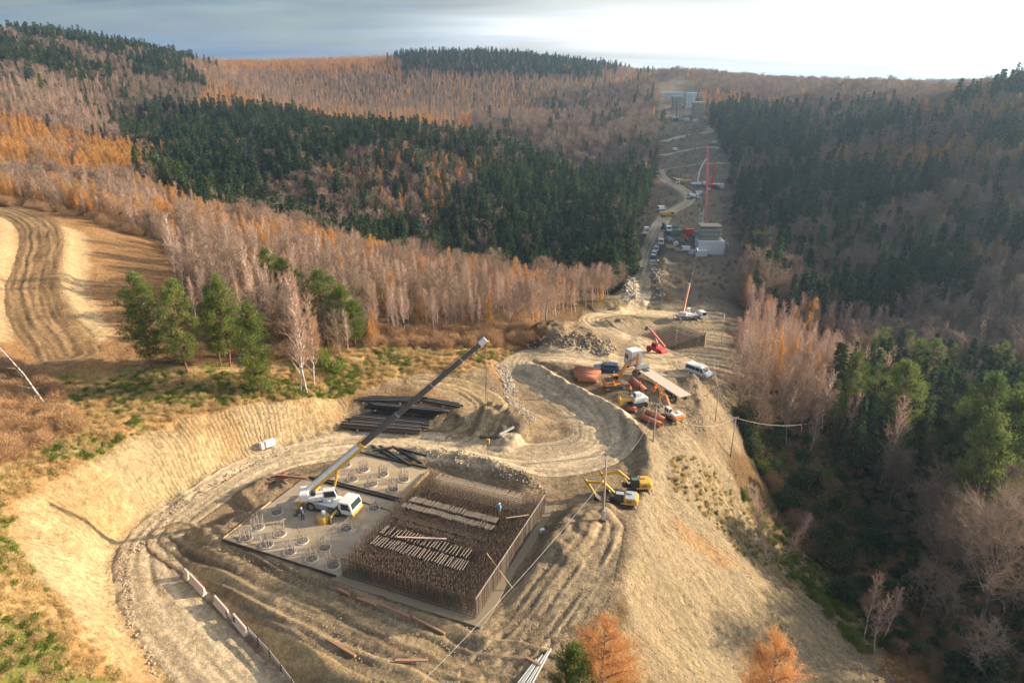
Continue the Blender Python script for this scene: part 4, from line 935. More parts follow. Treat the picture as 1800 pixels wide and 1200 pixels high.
def car(label, loc, rz, paint_, L=4.5, Wd=1.85, Hh=1.65, cat='car', group=None):
    t = thing('car', label, cat, loc, rz, group); h = Wd/2; a = L/2
    lower = [(-a,.35),(a-.1,.35),(a,.55),(a-.08,.88),(a-1.2,1.0),(-a+.1,1.02),(-a,.8)]
    MB().prism(lower, -h, h).build('body', paint_, t, .08)
    c = MB().prism([(-a+.12,1.0),(a-1.25,.98),(a-1.95,Hh-.06),(a-2.3,Hh),(-a+.55,Hh),(-a+.25,Hh-.1)], -h+.1, h-.1).build('cabin', paint_, t, .07)
    for s in (-1,1):
        yy = s*(h-.096); q = [(-a+.4,yy,1.06),(a-1.5,yy,1.06),(a-2.05,yy,Hh-.14),(-a+.5,yy,Hh-.14)]; face_quad(GLS, c, 'side_window', q if s < 0 else q[::-1], .012)
        for x in (a-.85,-a+.85): wheel(t, x, s*(h-.1), .35, .24)
        MB().box((a-.1,s*(h-.3),.75),(.14,.4,.14)).build('headlight', SIL, t, .02); MB().box((-a+.02,s*(h-.2),.85),(.08,.3,.18)).build('tail_light', RED, t, .02)
    face_quad(GLS, c, 'windscreen', [(a-1.36,-h+.25,1.06),(a-1.36,h-.25,1.06),(a-1.95,h-.3,Hh-.13),(a-1.95,-h+.3,Hh-.13)], .03)
    face_quad(GLS, c, 'rear_window', [(-a+.17,h-.25,1.1),(-a+.17,-h+.25,1.1),(-a+.26,-h+.3,Hh-.16),(-a+.26,h-.3,Hh-.16)], .03)
    return t
def truck(label, loc, rz, cabc=WHT, body='flat', bodyc=GRY, L=9.0, group=None):
    """rigid site truck: cab, bed or drum"""
    t = thing('truck', label, 'truck', loc, rz, group); a = L/2
    MB().box((-.2,0,.85),(L-1.2,1.0,.3)).build('chassis', DRK, t)
    cb = MB().prism([(a-2.1,.6),(a,.6),(a+.02,1.6),(a-.15,2.95),(a-2.1,2.95)], -1.22, 1.22).build('cab', cabc, t, .07)
    face_quad(GLS, cb, 'windscreen', [(a+.025,-1.05,1.65),(a+.025,1.05,1.65),(a-.115,1.0,2.6),(a-.115,-1.0,2.6)], .02)
    for s in (-1,1):
        yy = s*1.224; q = [(a-1.5,yy,1.6),(a-.2,yy,1.6),(a-.3,yy,2.5),(a-1.5,yy,2.5)]; face_quad(GLS, cb, 'side_window', q if s < 0 else q[::-1], .015)
        for x in (a-1.3, -a+1.2, -a+2.55): wheel(t, x, s*1.08, .5, .34, hub=STL)
    if body == 'mixer':
        MB().cyl((a-2.8,0,1.7),(-a+2.8,0,2.25), .85, 14, 1.2).cyl((-a+2.8,0,2.25),(-a+.7,0,2.85), 1.2, 14, .55).build('drum', bodyc, t, 0, True); MB().box((-a+.6,0,2.6),(.5,1.0,1.2)).build('chute', DRK, t)
    elif body == 'tipper':
        MB().prism([(-a,1.1),(a-2.35,1.1),(a-2.35,2.5),(-a-.2,2.5)], -1.25, 1.25).build('tipper_body', bodyc, t, .05); MB().box((-.95,0,2.53),(L-2.9,2.2,.05)).build('load', WOOD, t)
    else:
        MB().box((-1.1,0,1.2),(L-2.4,2.5,.18)).build('bed', bodyc, t, .02)
    return t

# ------------------------------------------------------------------ people
def person(label, loc, rz, top, legs, helmet, h=1.76, lean=0.0, group='site workers', arms=((.25,.30,1.12),(.22,-.32,1.1))):
    t = thing('person', label, 'person', loc, rz, group, h/1.76)
    J = {'pel':(0,0,.95),'chest':(lean*.5,0,1.28),'neck':(lean*.8,0,1.50),'head':(lean,0,1.62),'crown':(lean*1.05,0,1.74),
         'hl':(0,.10,.90),'kl':(.06,.12,.50),'al':(-.02,.13,.09),'tl':(.16,.14,.045),'hr':(0,-.10,.90),'kr':(.04,-.12,.50),'ar':(-.05,-.13,.09),'tr':(.13,-.14,.045)}
    for s, k in ((1,'l'),(-1,'r')):
        J['s'+k] = (lean*.7,s*.20,1.44); hand = arms[0] if s > 0 else arms[1]; J['w'+k] = hand; el = [(J['s'+k][i]+hand[i])/2 for i in range(3)]; el[0] -= .07; el[1] += s*.06; J['e'+k] = tuple(el); J['f'+k] = (hand[0]+.06,hand[1],hand[2]-.06)
    Rd = {'pel':.155,'chest':.165,'neck':.06,'head':.095,'crown':.07,'h':.10,'k':.07,'a':.05,'t':.04,'s':.085,'e':.05,'w':.036,'f':.04}
    E = [('pel','chest'),('chest','neck'),('neck','head'),('head','crown')]
    for k in 'lr': E += [('pel','h'+k),('h'+k,'k'+k),('k'+k,'a'+k),('a'+k,'t'+k),('chest','s'+k),('s'+k,'e'+k),('e'+k,'w'+k),('w'+k,'f'+k)]
    names = list(J); me = bpy.data.meshes.new('body'); me.from_pydata([J[n] for n in names], [(names.index(a), names.index(b)) for a, b in E], [])
    o = bpy.data.objects.new('body', me); col.objects.link(o); o.parent = t
    md = o.modifiers.new('skin', 'SKIN'); sv = me.skin_vertices[0].data
    for i, n in enumerate(names): r = Rd.get(n, Rd.get(n[0], .05)); sv[i].radius = (r, r)
    sv[names.index('pel')].use_root = True
    o.modifiers.new('smooth', 'SUBSURF').levels = 1; o.modifiers['smooth'].render_levels = 1
    m = bpy.data.materials.new('workwear'); m.use_nodes = True; nt = m.node_tree; Pb = nt.nodes['Principled BSDF']; Pb.inputs['Roughness'].default_value = .85
    tc_ = N(nt, 'ShaderNodeTexCoord'); se = N(nt, 'ShaderNodeSeparateXYZ'); nt.links.new(tc_.outputs['Object'], se.inputs[0])
    rp = N(nt, 'ShaderNodeValToRGB'); rp.color_ramp.interpolation = 'CONSTANT'
    ce = rp.color_ramp.elements; ce[0].position = 0; ce[0].color = (.03,.025,.02,1); ce[1].position = .11/2; ce[1].color = legs+(1,); e = ce.new(.98/2); e.color = top+(1,); e = ce.new(1.52/2); e.color = (.5,.3,.22,1)
    hv = N(nt, 'ShaderNodeMath', operation='MULTIPLY'); hv.inputs[1].default_value = .5; nt.links.new(se.outputs['Z'], hv.inputs[0]); nt.links.new(hv.outputs[0], rp.inputs[0]); nt.links.new(rp.outputs[0], Pb.inputs['Base Color'])
    me.materials.append(m)
    hm = MB(); seg = 10
    prof = [(.135,0),(.13,.05),(.10,.11),(.05,.145)]
    for i in range(len(prof)-1): hm.cyl((lean,0,1.68+prof[i][1]),(lean,0,1.68+prof[i+1][1]), prof[i][0], seg, prof[i+1][0], cap=(i == len(prof)-2))
    hm.box((lean+.13,0,1.69),(.1,.18,.02)); hm.build('helmet', helmet, t)
    vest = MB(); vest.cyl((lean*.2,0,1.0),(lean*.6,0,1.3), .205, 10, .225).cyl((lean*.6,0,1.3),(lean*.75,0,1.47), .225, 10, .12); vest.build('vest', HIV if top[0] > .6 else (CYN if top[2] > .4 else NAVY), t, 0, True)
    return t
# ------------------------------------------------------------------ foundation slabs
def lift(x, y, py):
    """height whose image row is py above ground point x, y"""
    k = (600-py)/FPX; return CAMH+(k*y*CT-y*ST)/(CT+k*ST)
def pad_thing(name, label, cat, u, v, z=0, turn=0.0, group=None):
    return thing(name, label, cat, pad(u,v,z), PANG+turn, group)     # local x = -u, local y = +v
def slab(u0, u1, v0, v1, z0, z1, mat, name='concrete_slab', ragged=0.0):
    P = []
    k = 14
    for a, b in (((u0,v0),(u1,v0)),((u1,v0),(u1,v1)),((u1,v1),(u0,v1)),((u0,v1),(u0,v0))):
        for i in range(k):
            f = i/k; P.append((a[0]+(b[0]-a[0])*f+R.uniform(-1,1)*ragged, a[1]+(b[1]-a[1])*f+R.uniform(-1,1)*ragged))
    w = [pad(*p) for p in P]
    return structure(MB().prism([(p.x,p.y) for p in w][::-1], z0, z1, 'z').build(name, mat, None))
M_slab = paint('slab_concrete', (.40,.325,.23), .9, 0, .9, .35, .25); M_slab2 = paint('slab_dusty', (.45,.345,.22), .9, 0, .5, .5, .2)
slab(-1.0, 17.6, -1.0, 21.6, -.3, .02, paint('slab_muddy', (.25,.20,.135), .9, 0, .6, .5, .2), ragged=.12)
slab(16.9, 33.7, -.3, 14.6, -.3, .06, M_slab, ragged=.04)
slab(18.6, 32.0, 15.4, 23.2, -.3, .05, M_slab2, ragged=.1)
bi = 0
for (u0,v0,u1,v1,w_,h_,lab) in ((17.2,-.42,33.8,-.42,.12,.26,'long dark formwork board along the front edge of the concrete slab'),(33.9,-.3,33.9,8.2,.10,.24,'pale formwork board along the slab edge beside the yellow crane'),
        (18.2,14.9,33.0,14.9,.25,.30,'dark formwork beam between the two concrete slabs, nearer the crane'),(18.4,15.25,32.0,15.25,.2,.34,'dark formwork beam along the upper slab edge'),(18.3,15.4,18.3,22.6,.15,.4,'rusty board closing the upper slab beside the rebar cage'),(19,23.4,31.5,23.4,.15,.3,'dark board at the far edge of the upper slab'),(18.4,12.6,24.0,12.9,.2,.12,'loose dark beam lying behind the crane cab')):
    tag(MB().bar(pad(u0,v0,h_/2+.02), pad(u1,v1,h_/2+.02), w_, h_).build('formwork_board', DRK if 'dark' in lab else WOOD), lab, 'board', 'formwork boards round the slabs')

# pile heads with starter bars
ring_me = None; bar_me = None
def starter(u, v, label, n=15, r=.60, h=1.6):
    global ring_me, bar_me
    t = pad_thing('pile_head', label, 'pile head', u, v, .06, R.uniform(0,6), 'pile heads with starter bars')
    if ring_me is None:
        ring_me = MB().ring((0,0,-.02),(0,0,.10), .80, .70, 20).build('rim', CONL, t).data
        core = MB().cyl((0,0,0),(0,0,.03), .70, 20).build('pile_top', paint('pile_grey',(.17,.155,.135),.9), t).data; hoop = MB().ring((0,0,.35),(0,0,.38), .62, .59, 16).build('hoop', REB, t).data
        bar_me = MB().cyl((0,0,0),(0,0,1), .036, 5).build('starter_bar', REBL, t).data
        starter.core = core; starter.hoop = hoop; first = t.children[-1]; bpy.data.objects.remove(first)
    else:
        link('rim', ring_me, t); link('pile_top', starter.core, t); link('hoop', starter.hoop, t)
    for i in range(n):
        a = 2*math.pi*i/n; o = link('starter_bar', bar_me, t); o.location = (math.cos(a)*r, math.sin(a)*r, .02); o.scale = (1,1,h*R.uniform(.8,1.15)); o.rotation_euler = (R.uniform(-.12,.12), R.uniform(-.12,.12), 0)
for row, (v, us) in enumerate(((.95,(31.4,28.2,24.8,21.6,18.6)),(3.2,(31.6,28.2,24.8,21.5)))):
    for i, u in enumerate(us): starter(u, v, 'pile head with upright bars, %s from the slab\'s outer corner in the %s row' % (('first','second','third','fourth','fifth')[i], ('front','second')[row]))
for i, (u,v,l) in enumerate(((31.6,6.6,'pile head under the slab edge left of the crane'),(28.9,8.0,'pile head beside the rear wheel of the white crane'),(21.3,7.2,'pile head beside the crane cab and rebar cage'),(20.6,12.2,'pile head in front of the crane windscreen'))): starter(u, v, l, 12, .6, .8)
for j, v in enumerate((16.9,19.6)):
    for i, u in enumerate((30.3,27.2,24.0,20.6)):
        starter(u, v, 'pile head on the dusty upper slab, %s of its %s row' % (('leftmost','second','third','rightmost')[i], ('near','far')[j]), 14, .6, 1.5)

# ------------------------------------------------------------------ great rebar cage
CU, CV, CH = 16.6, 20.4, 2.55
cage = pad_thing('rebar_cage', 'large rusty rebar cage for the foundation beside the white mobile crane', 'rebar cage', 0, 0, .02)
def cl(u, v, z): return (-u, v, z)          # cage-local
vb = MB().cyl((0,0,0),(0,0,1), .02, 4).build('upright_bar', REB, cage); vb_me = vb.data; bpy.data.objects.remove(vb)
vb2 = MB().cyl((0,0,0),(0,0,1), .024, 4).build('upright_bar', REBL, cage); vb2_me = vb2.data; bpy.data.objects.remove(vb2)
vbt = MB().cyl((0,0,0),(0,0,1), .022, 4).build('upright_bar', REBT, cage); vbt_me = vbt.data; bpy.data.objects.remove(vbt)
def upright(u, v, h, me): o = link('upright_bar', me, cage); o.location = cl(u,v,0); o.scale = (1,1,h); o.rotation_euler = (R.uniform(-.015,.015), R.uniform(-.015,.015), 0)
for i in range(104): upright(i*CU/103, 0, CH+R.uniform(.0,.35), vb_me if R.random() < .7 else vbt_me)
for i in range(112): upright(0, i*CV/111, CH+R.uniform(-.02,.08), vb2_me if R.random() < .5 else (vbt_me if R.random() < .6 else vb_me))
for i in range(80): upright(CU, i*CV/79, CH+R.uniform(.1,.5), vb_me if R.random() < .7 else vbt_me)
def lying(P0, P1, r, mat, nm='level_bar'): return MB().cyl(P0, P1, r, 4).build(nm, mat, cage)
for z in (.15,.55,.95,1.35,1.75,2.15,2.5):
    lying(cl(-.05,-.04,z), cl(CU+.05,-.04,z), .02, REB); lying(cl(-.04,-.05,z), cl(-.04,CV+.05,z), .02, REB if z < 2.4 else REBL); lying(cl(CU+.04,-.05,z), cl(CU+.04,CV,z), .02, REB); lying(cl(0,CV+.03,z), cl(CU,CV+.03,z), .02, REB)
lying(cl(.02,-.1,CH), cl(.02,CV+.1,CH), .045, REBL, 'edge_rail'); lying(cl(.0,-.07,CH-.1), cl(CU,-.07,CH-.1), .03, REB, 'edge_rail')
# the thicket inside: rows of uprights with bent rust-coloured tips, leaving troughs
inn = TB(); tip = TB(); rg = np.random.default_rng(77)
def quick_bars(tb, P0, P1, r):
    """square bars, vectorised"""
    P0 = np.asarray(P0); P1 = np.asarray(P1); k = len(P0); d = P1-P0; d /= np.linalg.norm(d,axis=1)[:,None]
    a = np.cross(d, np.array([.3,.9,.2])); a /= np.linalg.norm(a,axis=1)[:,None]; b = np.cross(d, a)
    vs = np.stack([P0+a*r, P0+b*r, P0-a*r, P0-b*r, P1+a*r, P1+b*r, P1-a*r, P1-b*r], 1).reshape(-1,3)
    f = np.array([(0,1,5),(0,5,4),(1,2,6),(1,6,5),(2,3,7),(2,7,6),(3,0,4),(3,4,7),(4,5,6),(4,6,7)])
    tb.v.append(vs); tb.f.append((f[None]+np.arange(k)[:,None,None]*8).reshape(-1,3)+tb.n); tb.n += k*8
trough = lambda v: (3.0 < v < 6.9) or (10.8 < v < 13.3)
A0 = []; A1 = []; B0 = []; B1 = []
v = .45
while v < CV-.3:
    n_ = 70
    for i in range(n_):
        u = .3+(CU-.6)*(i+R.uniform(-.25,.25))/(n_-1)
        low = trough(v) and 3.0 < u < 15.4
        if 8.6 < v < 9.4 and 3 < u < 15.6: low = True
        if v > 17.4 and 2.4 < u < 14.8: low = True
        h = (.8 if low else 2.6)+R.uniform(-.25,.25)
        p = cl(u+R.uniform(-.05,.05), v+R.uniform(-.08,.08), 0); A0.append(p); A1.append((p[0],p[1],h))
        if not low and R.random() < .8: B0.append((p[0],p[1],h-.02)); B1.append((p[0]+R.uniform(-.06,.06), p[1]-.14, h-.12)); B0.append((p[0],p[1],h-.32)); B1.append((p[0],p[1],h+.02))
    v += .36
quick_bars(inn, A0, A1, .019); quick_bars(tip, B0, B1, .024)
H0 = []; H1 = []
for z in (.3,1.0,1.7):
    for v in np.arange(.4, CV, .42): H0.append(cl(.1,v+.1,z)); H1.append(cl(CU-.1,v+.1,z))
for z in (.4,2.0):
    for u in np.arange(.3, CU, .5): H0.append(cl(u,.1,z)); H1.append(cl(u,CV-.1,z))
quick_bars(inn, H0, H1, .018)
o = link('inner_bar', inn.mesh('inner_bar', REB), cage); o['kind'] = 'stuff'; o = link('bar_tip', tip.mesh('bar_tip', REBT), cage); o['kind'] = 'stuff'
# strips of loose bars laid across the top
for (ua,ub,v0,v1,z,mat,stp) in ((14.9,3.2,3.3,5.0,2.55,REBL,.34),(15.0,3.4,5.3,6.9,2.62,REBL,.40),(14.2,4.0,7.6,8.4,2.55,REB,.3),(13.8,2.5,15.2,16.2,2.6,REB,.3),(15.5,3.2,10.9,11.9,2.6,REBL,.25),(15.1,3.3,12.2,13.3,2.7,REBL,.22),(15.4,3.2,8.7,9.5,2.5,REB,.2),(14.7,2.6,18.0,19.4,2.6,REBL,.26)):
    sb = MB().cyl((0,0,0),(0,v1-v0,0), .034, 4).build('cross_bar', mat, cage); me_ = sb.data; bpy.data.objects.remove(sb)
    u = ua
    while u > ub:
        o = link('cross_bar', me_, cage); o.location = cl(u, v0+R.uniform(-.12,.12), z+R.uniform(-.05,.05)); o.rotation_euler = (R.uniform(-.06,.02),0,R.uniform(-.05,.05)); u -= stp*R.uniform(.75,1.25)
    for vv in (v0+.2, v1-.2): lying(cl(ua,vv,z-.08), cl(ub,vv,z-.08), .03, REB, 'carrier_bar')
tag(MB().bar(pad(12.6,5.3,2.8), pad(7.2,7.2,2.82), .22, .06).build('timber_plank', paint('pale_plank', (.62,.40,.30), .8)), 'pale pinkish plank lying across the bars of the rebar cage', 'plank')
tag(MB().bar(pad(2.5,13.6,2.75), pad(.2,15.2,2.78), .2, .05).build('timber_plank', WOOD), 'short plank on the rebar cage beside the worker', 'plank')
tag(MB().bar(pad(1.8,6.5,3.0), pad(-1.9,5.4,.1), .08, .08).build('timber_prop', WOOD), 'thin pale prop leaning over the side of the rebar cage', 'prop')
# timbers along the front of the pit
for i, (u0,u1,v,dv,lab) in enumerate(((15.9,14.2,-1.9,-.2,'rusty timber beam lying first from the left in front of the rebar cage'),(13.2,10.7,-2.2,-.1,'rusty timber beam lying second in front of the rebar cage'),(10.3,6.5,-2.1,-.3,'long rusty timber beam in the middle of the row before the rebar cage'),(6.2,2.2,-2.3,-.5,'long reddish timber beam nearest the corner of the rebar cage'))):
    p = pad(u0,v); q = pad(u1,v+dv); tag(MB().bar((p.x,p.y,gz(p.x,p.y)+.14),(q.x,q.y,gz(q.x,q.y)+.12), .26, .26).build('timber_beam', paint('reddish_timber', (.36,.19,.11), .85), None, .02), lab, 'beam', 'timber beams before the cage')
for i, (x0,y0,x1,y1,lab) in enumerate(((694,1163,752,1163,'short timber beam half buried in the muddy track'),(575,1125,625,1155,'reddish timber plank on the muddy ground near the sandy slope'),(925,1158,950,1172,'short pale timber beside the bundle of pipes'),(878,765,903,752,'pale concrete beam lying on the mound by the road'))):
    p = spot(x0,y0); q = spot(x1,y1); tag(MB().bar((p.x,p.y,p.z+.18),(q.x,q.y,q.z+.18), .3, .3).build('timber_beam', CONL if 'concrete' in lab else paint('reddish_timber', (.36,.19,.11), .85), None, .02), lab, 'beam')
p = spot(866,770); tag(MB().bar((p.x-2,p.y+.3,p.z+.2),(p.x+1.6,p.y-.2,p.z+.2), .55, .4).build('steel_beam', DRK, None, .02), 'short dark steel beam beside the pale beam on the mound', 'beam')
# electrical box by the cage, bundle of pipes at the bottom
p = spot(953,937); b = thing('junction_box', 'small white electrical box on the ground beside the rebar cage', 'box', p, .5)
MB().box((0,0,.35),(.6,.45,.6)).build('case', WHT, b, .03); MB().box((0,-.235,.35),(.5,.02,.5)).build('door', GRY, b)
for i in range(6):
    p = spot(968-i*5, 1145+i*3+R.uniform(-3,3)); q = spot(925-i*6, 1222); lab = ('leftmost','second','third','fourth','fifth','rightmost')[5-i]
    tag(MB().ring((p.x,p.y,p.z+.2),(q.x,q.y,q.z+.2), .10, .085, 8).build('steel_pipe', GLV), 'grey steel pipe, %s of the bundle at the bottom edge' % lab, 'pipe', 'pipes bundled at the bottom edge')

# ------------------------------------------------------------------ mobile cranes
def mobile_crane(label, loc, rz, tip, pivot_local, axles, main, trim, boomc, inner, first=.36, stow=True, detail=True, group=None, cw=2.6):
    t = thing('mobile_crane', label, 'crane', loc, rz, group); Lc = 1.55*axles[0]*2 if False else (max(axles)-min(axles))+4.3; xf = max(axles)+2.2; xr = min(axles)-1.6
    MB().prism([(xr,.75),(xf-1.9,.75),(xf-1.9,1.25),(xr,1.25)], -1.2, 1.2).build('chassis', GRY, t, .05)
    dk = MB().box(((xr+xf)/2-1.1,0,1.31),(xf-xr-2.6,2.45,.1)).build('deck', main, t, .02); MB().box(((xr+xf)/2-.4,.0,1.5),(1.4,1.5,.35)).build('engine_cover', main, dk, .05)
    cb = MB().prism([(xf-1.95,.55),(xf,.55),(xf+.05,1.35),(xf-.25,2.25),(xf-1.95,2.25)], -1.25, 1.25).build('driver_cab', main, t, .08)
    face_quad(GLS, cb, 'windscreen', [(xf+.052,-1.08,1.38),(xf+.052,1.08,1.38),(xf-.2,1.02,2.12),(xf-.2,-1.02,2.12)], .02)
    for s in (-1,1):
        yy = s*1.254; q = [(xf-1.5,yy,1.25),(xf-.2,yy,1.25),(xf-.4,yy,2.1),(xf-1.5,yy,2.1)]; face_quad(GLS, cb, 'side_window', q if s < 0 else q[::-1], .015)
        MB().box((xf-.3,s*1.42,1.9),(.1,.25,.4)).build('mirror', BLK, cb)
        MB().prism([(xr+.4,.55),(xf-2.3,.55),(xf-2.3,1.28),(xr+.4,1.28)], s*1.21, s*1.24).build('side_skirt', GRY, t)
        for i, x in enumerate((xr+.1, (max(axles)+min(axles))/2+.75)):
            ch = MB()
            for k in range(3): ch.box((x+k*.22, s*1.26, 1.0), (.10,.03,.42), ry=.5)
            ch.build('hazard_stripe', CHEV, t)
    MB().box((xf+.0,0,.62),(.3,2.5,.5)).build('bumper', trim, t, .05)
    for x in axles:
        for s in (-1,1): wheel(t, x, s*1.05, .66, .48, hub=STL)
    for x in (xr+.25, xf-2.15):
        for s in (-1,1):
            ou = MB().bar((x,s*1.1,.95),(x,s*2.75,.95), .28, .26).build('outrigger', trim, t, .02); MB().cyl((x,s*2.7,.1),(x,s*2.7,1.2), .08, 8).build('jack', STL, ou); MB().cyl((x,s*2.7,.02),(x,s*2.7,.1), .3, 12).build('jack_pad', DRK, ou)
    # upper works turned towards the boom tip
    inv = (Matrix.Translation(Vector(loc)) @ Matrix.Rotation(rz,4,'Z')).inverted(); T = inv @ Vector(tip); c = Vector(pivot_local)
    az = math.atan2(T.y-c.y, T.x-c.x); Mu = Matrix.Translation((c.x,c.y,0)) @ Matrix.Rotation(az,4,'Z'); Ti = Mu.inverted() @ T
    def U(b, n, m, par=None, bev=0, sm=False): o = b.build(n, m, par or t, bev, sm); o.data.transform(Mu); return o
    U(MB().cyl((0,0,1.36),(0,0,1.62), .85, 18), 'slew_ring', DRK)
    up = U(MB().prism([(-2.3,-.9),(1.3,-.95),(1.6,-.4),(1.6,.4),(1.3,.95),(-2.3,.9)], 1.63, 2.05, 'z'), 'turntable', main, None, .06)
    cwt = U(MB().prism([(-cw-.3,-1.1),(-cw+.9,-1.1),(-cw+.9,1.1),(-cw-.3,1.1)], 1.75, 2.95, 'z'), 'counterweight', main, None, .12); U(MB().box((-cw+.3,0,1.9),(1.22,2.24,.22)), 'counterweight_stripe', trim, cwt)
    oc = U(MB().prism([(.1,2.05),(1.7,2.05),(1.85,2.5),(1.55,3.35),(.1,3.35)], -1.45, -.6), 'operator_cab', main, None, .06)
    for q in ([(.25,-1.455,2.4),(1.65,-1.455,2.4),(1.5,-1.455,3.2),(.25,-1.455,3.2)], [(1.86,-1.38,2.45),(1.86,-.68,2.45),(1.57,-.68,3.3),(1.57,-1.38,3.3)], [(1.65,-.595,2.4),(.25,-.595,2.4),(.25,-.595,3.2),(1.5,-.595,3.2)]):
        w = face_quad(GLS, oc, 'cab_window', q, .018); w.data.transform(Mu)
    foot = Vector((-1.7,.25,2.75)); tipv = Vector((Ti.x,.25,Ti.z)); dr = (tipv-foot).normalized(); Lb = (tipv-foot).length; per = Vector((-dr.z,0,dr.x))
    def sect(a, b, w, h, nm, mat):
        A = foot+dr*a; B = foot+dr*b; ch = w*.22
        pr = [(-w/2,-h/2+ch),(-w/2+ch,-h/2),(w/2-ch,-h/2),(w/2,-h/2+ch),(w/2,h/2),(-w/2,h/2)]; vs = [P_+Vector((0,y,0))+per*z for P_ in (A,B) for y, z in pr]
        return U(MB().add(vs, [tuple(range(5,-1,-1)), tuple(range(6,12))]+[(i,(i+1)%6,(i+1)%6+6,i+6) for i in range(6)]), nm, mat)
    b0 = sect(-.3, Lb*first, .62, .84, 'boom', boomc)
    A = foot+dr*.2-per*.425; B = foot+dr*(Lb*first-.1)-per*.425; U(MB().bar(A, B, .5, .10), 'boom_underside', trim, b0)
    for s in (-1,1):
        A = foot+dr*.3-per*.22+Vector((0,s*.318,0)); B = foot+dr*(Lb*first-.2)-per*.22+Vector((0,s*.318,0)); U(MB().bar(A, B, .02, .34), 'boom_stripe', trim, b0)
    sect(Lb*first-.15, Lb*first+.35, .70, .92, 'boom_collar', trim)
    cuts = [first, first+(1-first)*.30, first+(1-first)*.58, first+(1-first)*.82, .985]
    for i in range(4): sect(Lb*cuts[i], Lb*cuts[i+1], .54-i*.05, .72-i*.07, 'telescopic_section', inner)
    for i in range(1,4): sect(Lb*cuts[i]-.12, Lb*cuts[i]+.12, .60-i*.05, .80-i*.07, 'section_collar', STL)
    hd = sect(Lb*.985-.3, Lb+.25, .5, .8, 'boom_head', main); E = foot+dr*Lb
    U(MB().box(E+dr*.1-per*.5,(.5,.45,.55)), 'sheave_block', trim, hd, .03)
    U(MB().cyl(Vector((1.3,.25,2.1)), foot+dr*(Lb*first*.52)-per*.4, .16, 10), 'luffing_cylinder', trim); U(MB().cyl(foot+dr*(Lb*first*.40)-per*.9, foot+dr*(Lb*first*.55)-per*.4, .09, 8), 'cylinder_rod', STL)
    U(MB().cyl(Vector((-1.2,-.5,2.5)),Vector((-1.2,.1,2.5)), .35, 14), 'winch', DRK)
    U(MB().cyl(foot+per*.62+dr*1.0, E+per*.55, .03, 5), 'hoist_rope', DRK)
    return t
tip1 = Vector((-3.4,79.5,lift(-3.4,79.5,600)))
cc = pad(25.9,10.0,.06)
mobile_crane('white and yellow two-axle mobile crane with long boom raised on the concrete slab', cc, PANG+math.radians(4), tip1, (-.75,0,0), (1.9,-1.9), WHT, YEL, WHT, paint('boom_inner', (.10,.085,.07), .6, .2, .25), .30)
hb = thing('hook_block', 'crane hook block hanging on its rope above the road behind the cage', 'hook', (tip1.x+.2, tip1.y, lift(tip1.x,tip1.y,778)))
ztop = tip1.z-hb.location.z-.4
MB().box((0,0,.25),(.5,.3,.7)).build('block', YEL, hb, .08); MB().box((0,0,.3),(.3,.34,.3)).build('plate', RED, hb, .02); MB().ring((-.05,0,-.35),(.05,0,-.35), .22, .13, 12).build('hook', DRK, hb)
for s in (-.12,.12): MB().cyl((s,0,.5),(s*.6-.2,0,ztop), .022, 5).build('rope', DRK, hb)
MB().cyl((0,0,-.5),(0,0,-hb.location.z+2.9), .02, 5).build('sling', REB, hb)

# yellow tank and two men by the crane
p = pad(24.9,7.4,.06); tk = thing('tank', 'round yellow site tank with white lid beside the crane front wheel', 'tank', p)
MB().cyl((0,0,0),(0,0,.95), .78, 20, .82).build('shell', YEL, tk, .04, True); MB().cyl((0,0,.95),(0,0,1.05), .7, 20, .6).build('lid', WOOD, tk); MB().cyl((.1,.15,1.05),(.1,.15,1.5), .34, 12, .25).build('hopper', WHT, tk, .03)
person('worker in dark clothes and white helmet bending beside the crane rear wheel', pad(27.4,6.6,.06), 2.2, (.05,.055,.075), (.04,.04,.05), WHT, lean=.22)
person('worker in dark clothes with white helmet by the slab edge behind the outrigger', pad(29.6,9.4,.06), .4, (.06,.06,.07), (.05,.05,.06), WHT)
person('worker in light blue jacket and white helmet standing on the rebar cage', pad(4.0,15.1,1.75), 3.6, (.12,.33,.55), (.45,.5,.08), WHT, lean=.05)

# ------------------------------------------------------------------ excavators and traffic on the bench
def face(a, b): return math.atan2(b.y-a.y, b.x-a.x)
p = spot(1093,888); excavator('yellow excavator with dark cab window parked nearest the camera on the bank', p, math.radians(174), YEL, CHEV, math.radians(-6), ((.9,1.9),(3.6,4.2),(6.3,4.0)), (4.6,1.5), roof=SIL, scale=.74)
p = spot(1117,862); excavator('second yellow excavator parked behind the nearest one', p, math.radians(182), YEL, CHEV, 0, ((.9,1.9),(3.4,4.1),(6.4,3.6)), (5.2,1.3), roof=GRN, tail=YEL, scale=.74)
p = spot(1079,682); e3 = excavator('orange excavator lifting a rust-brown pipe in the yard', p, math.radians(8), ORG, ORG, math.radians(4), ((.9,1.9),(2.6,5.6),(5.6,7.6)), (5.3,4.2), roof=ORG, bucket=True, tail=DRK, scale=.74)
p = spot(1182,738); excavator('orange excavator with white roof reaching over the flatbed trailer', p, math.radians(112), ORG, WHT, 0, ((.9,1.9),(3.0,4.4),(5.2,4.2)), (5.4,2.0), roof=WHT, tail=WHT, scale=.74)
p = spot(1120,712); dz = thing('crawler_drill', 'small white and yellow crawler rig among the pipes', 'drill rig', p, math.radians(200))
for s in (-1,1): MB().prism([(-1.3,.02),(1.3,.02),(1.55,.35),(1.3,.68),(-1.3,.68),(-1.55,.35)], s*.85-.22, s*.85+.22).build('track', DRK, dz, .03)
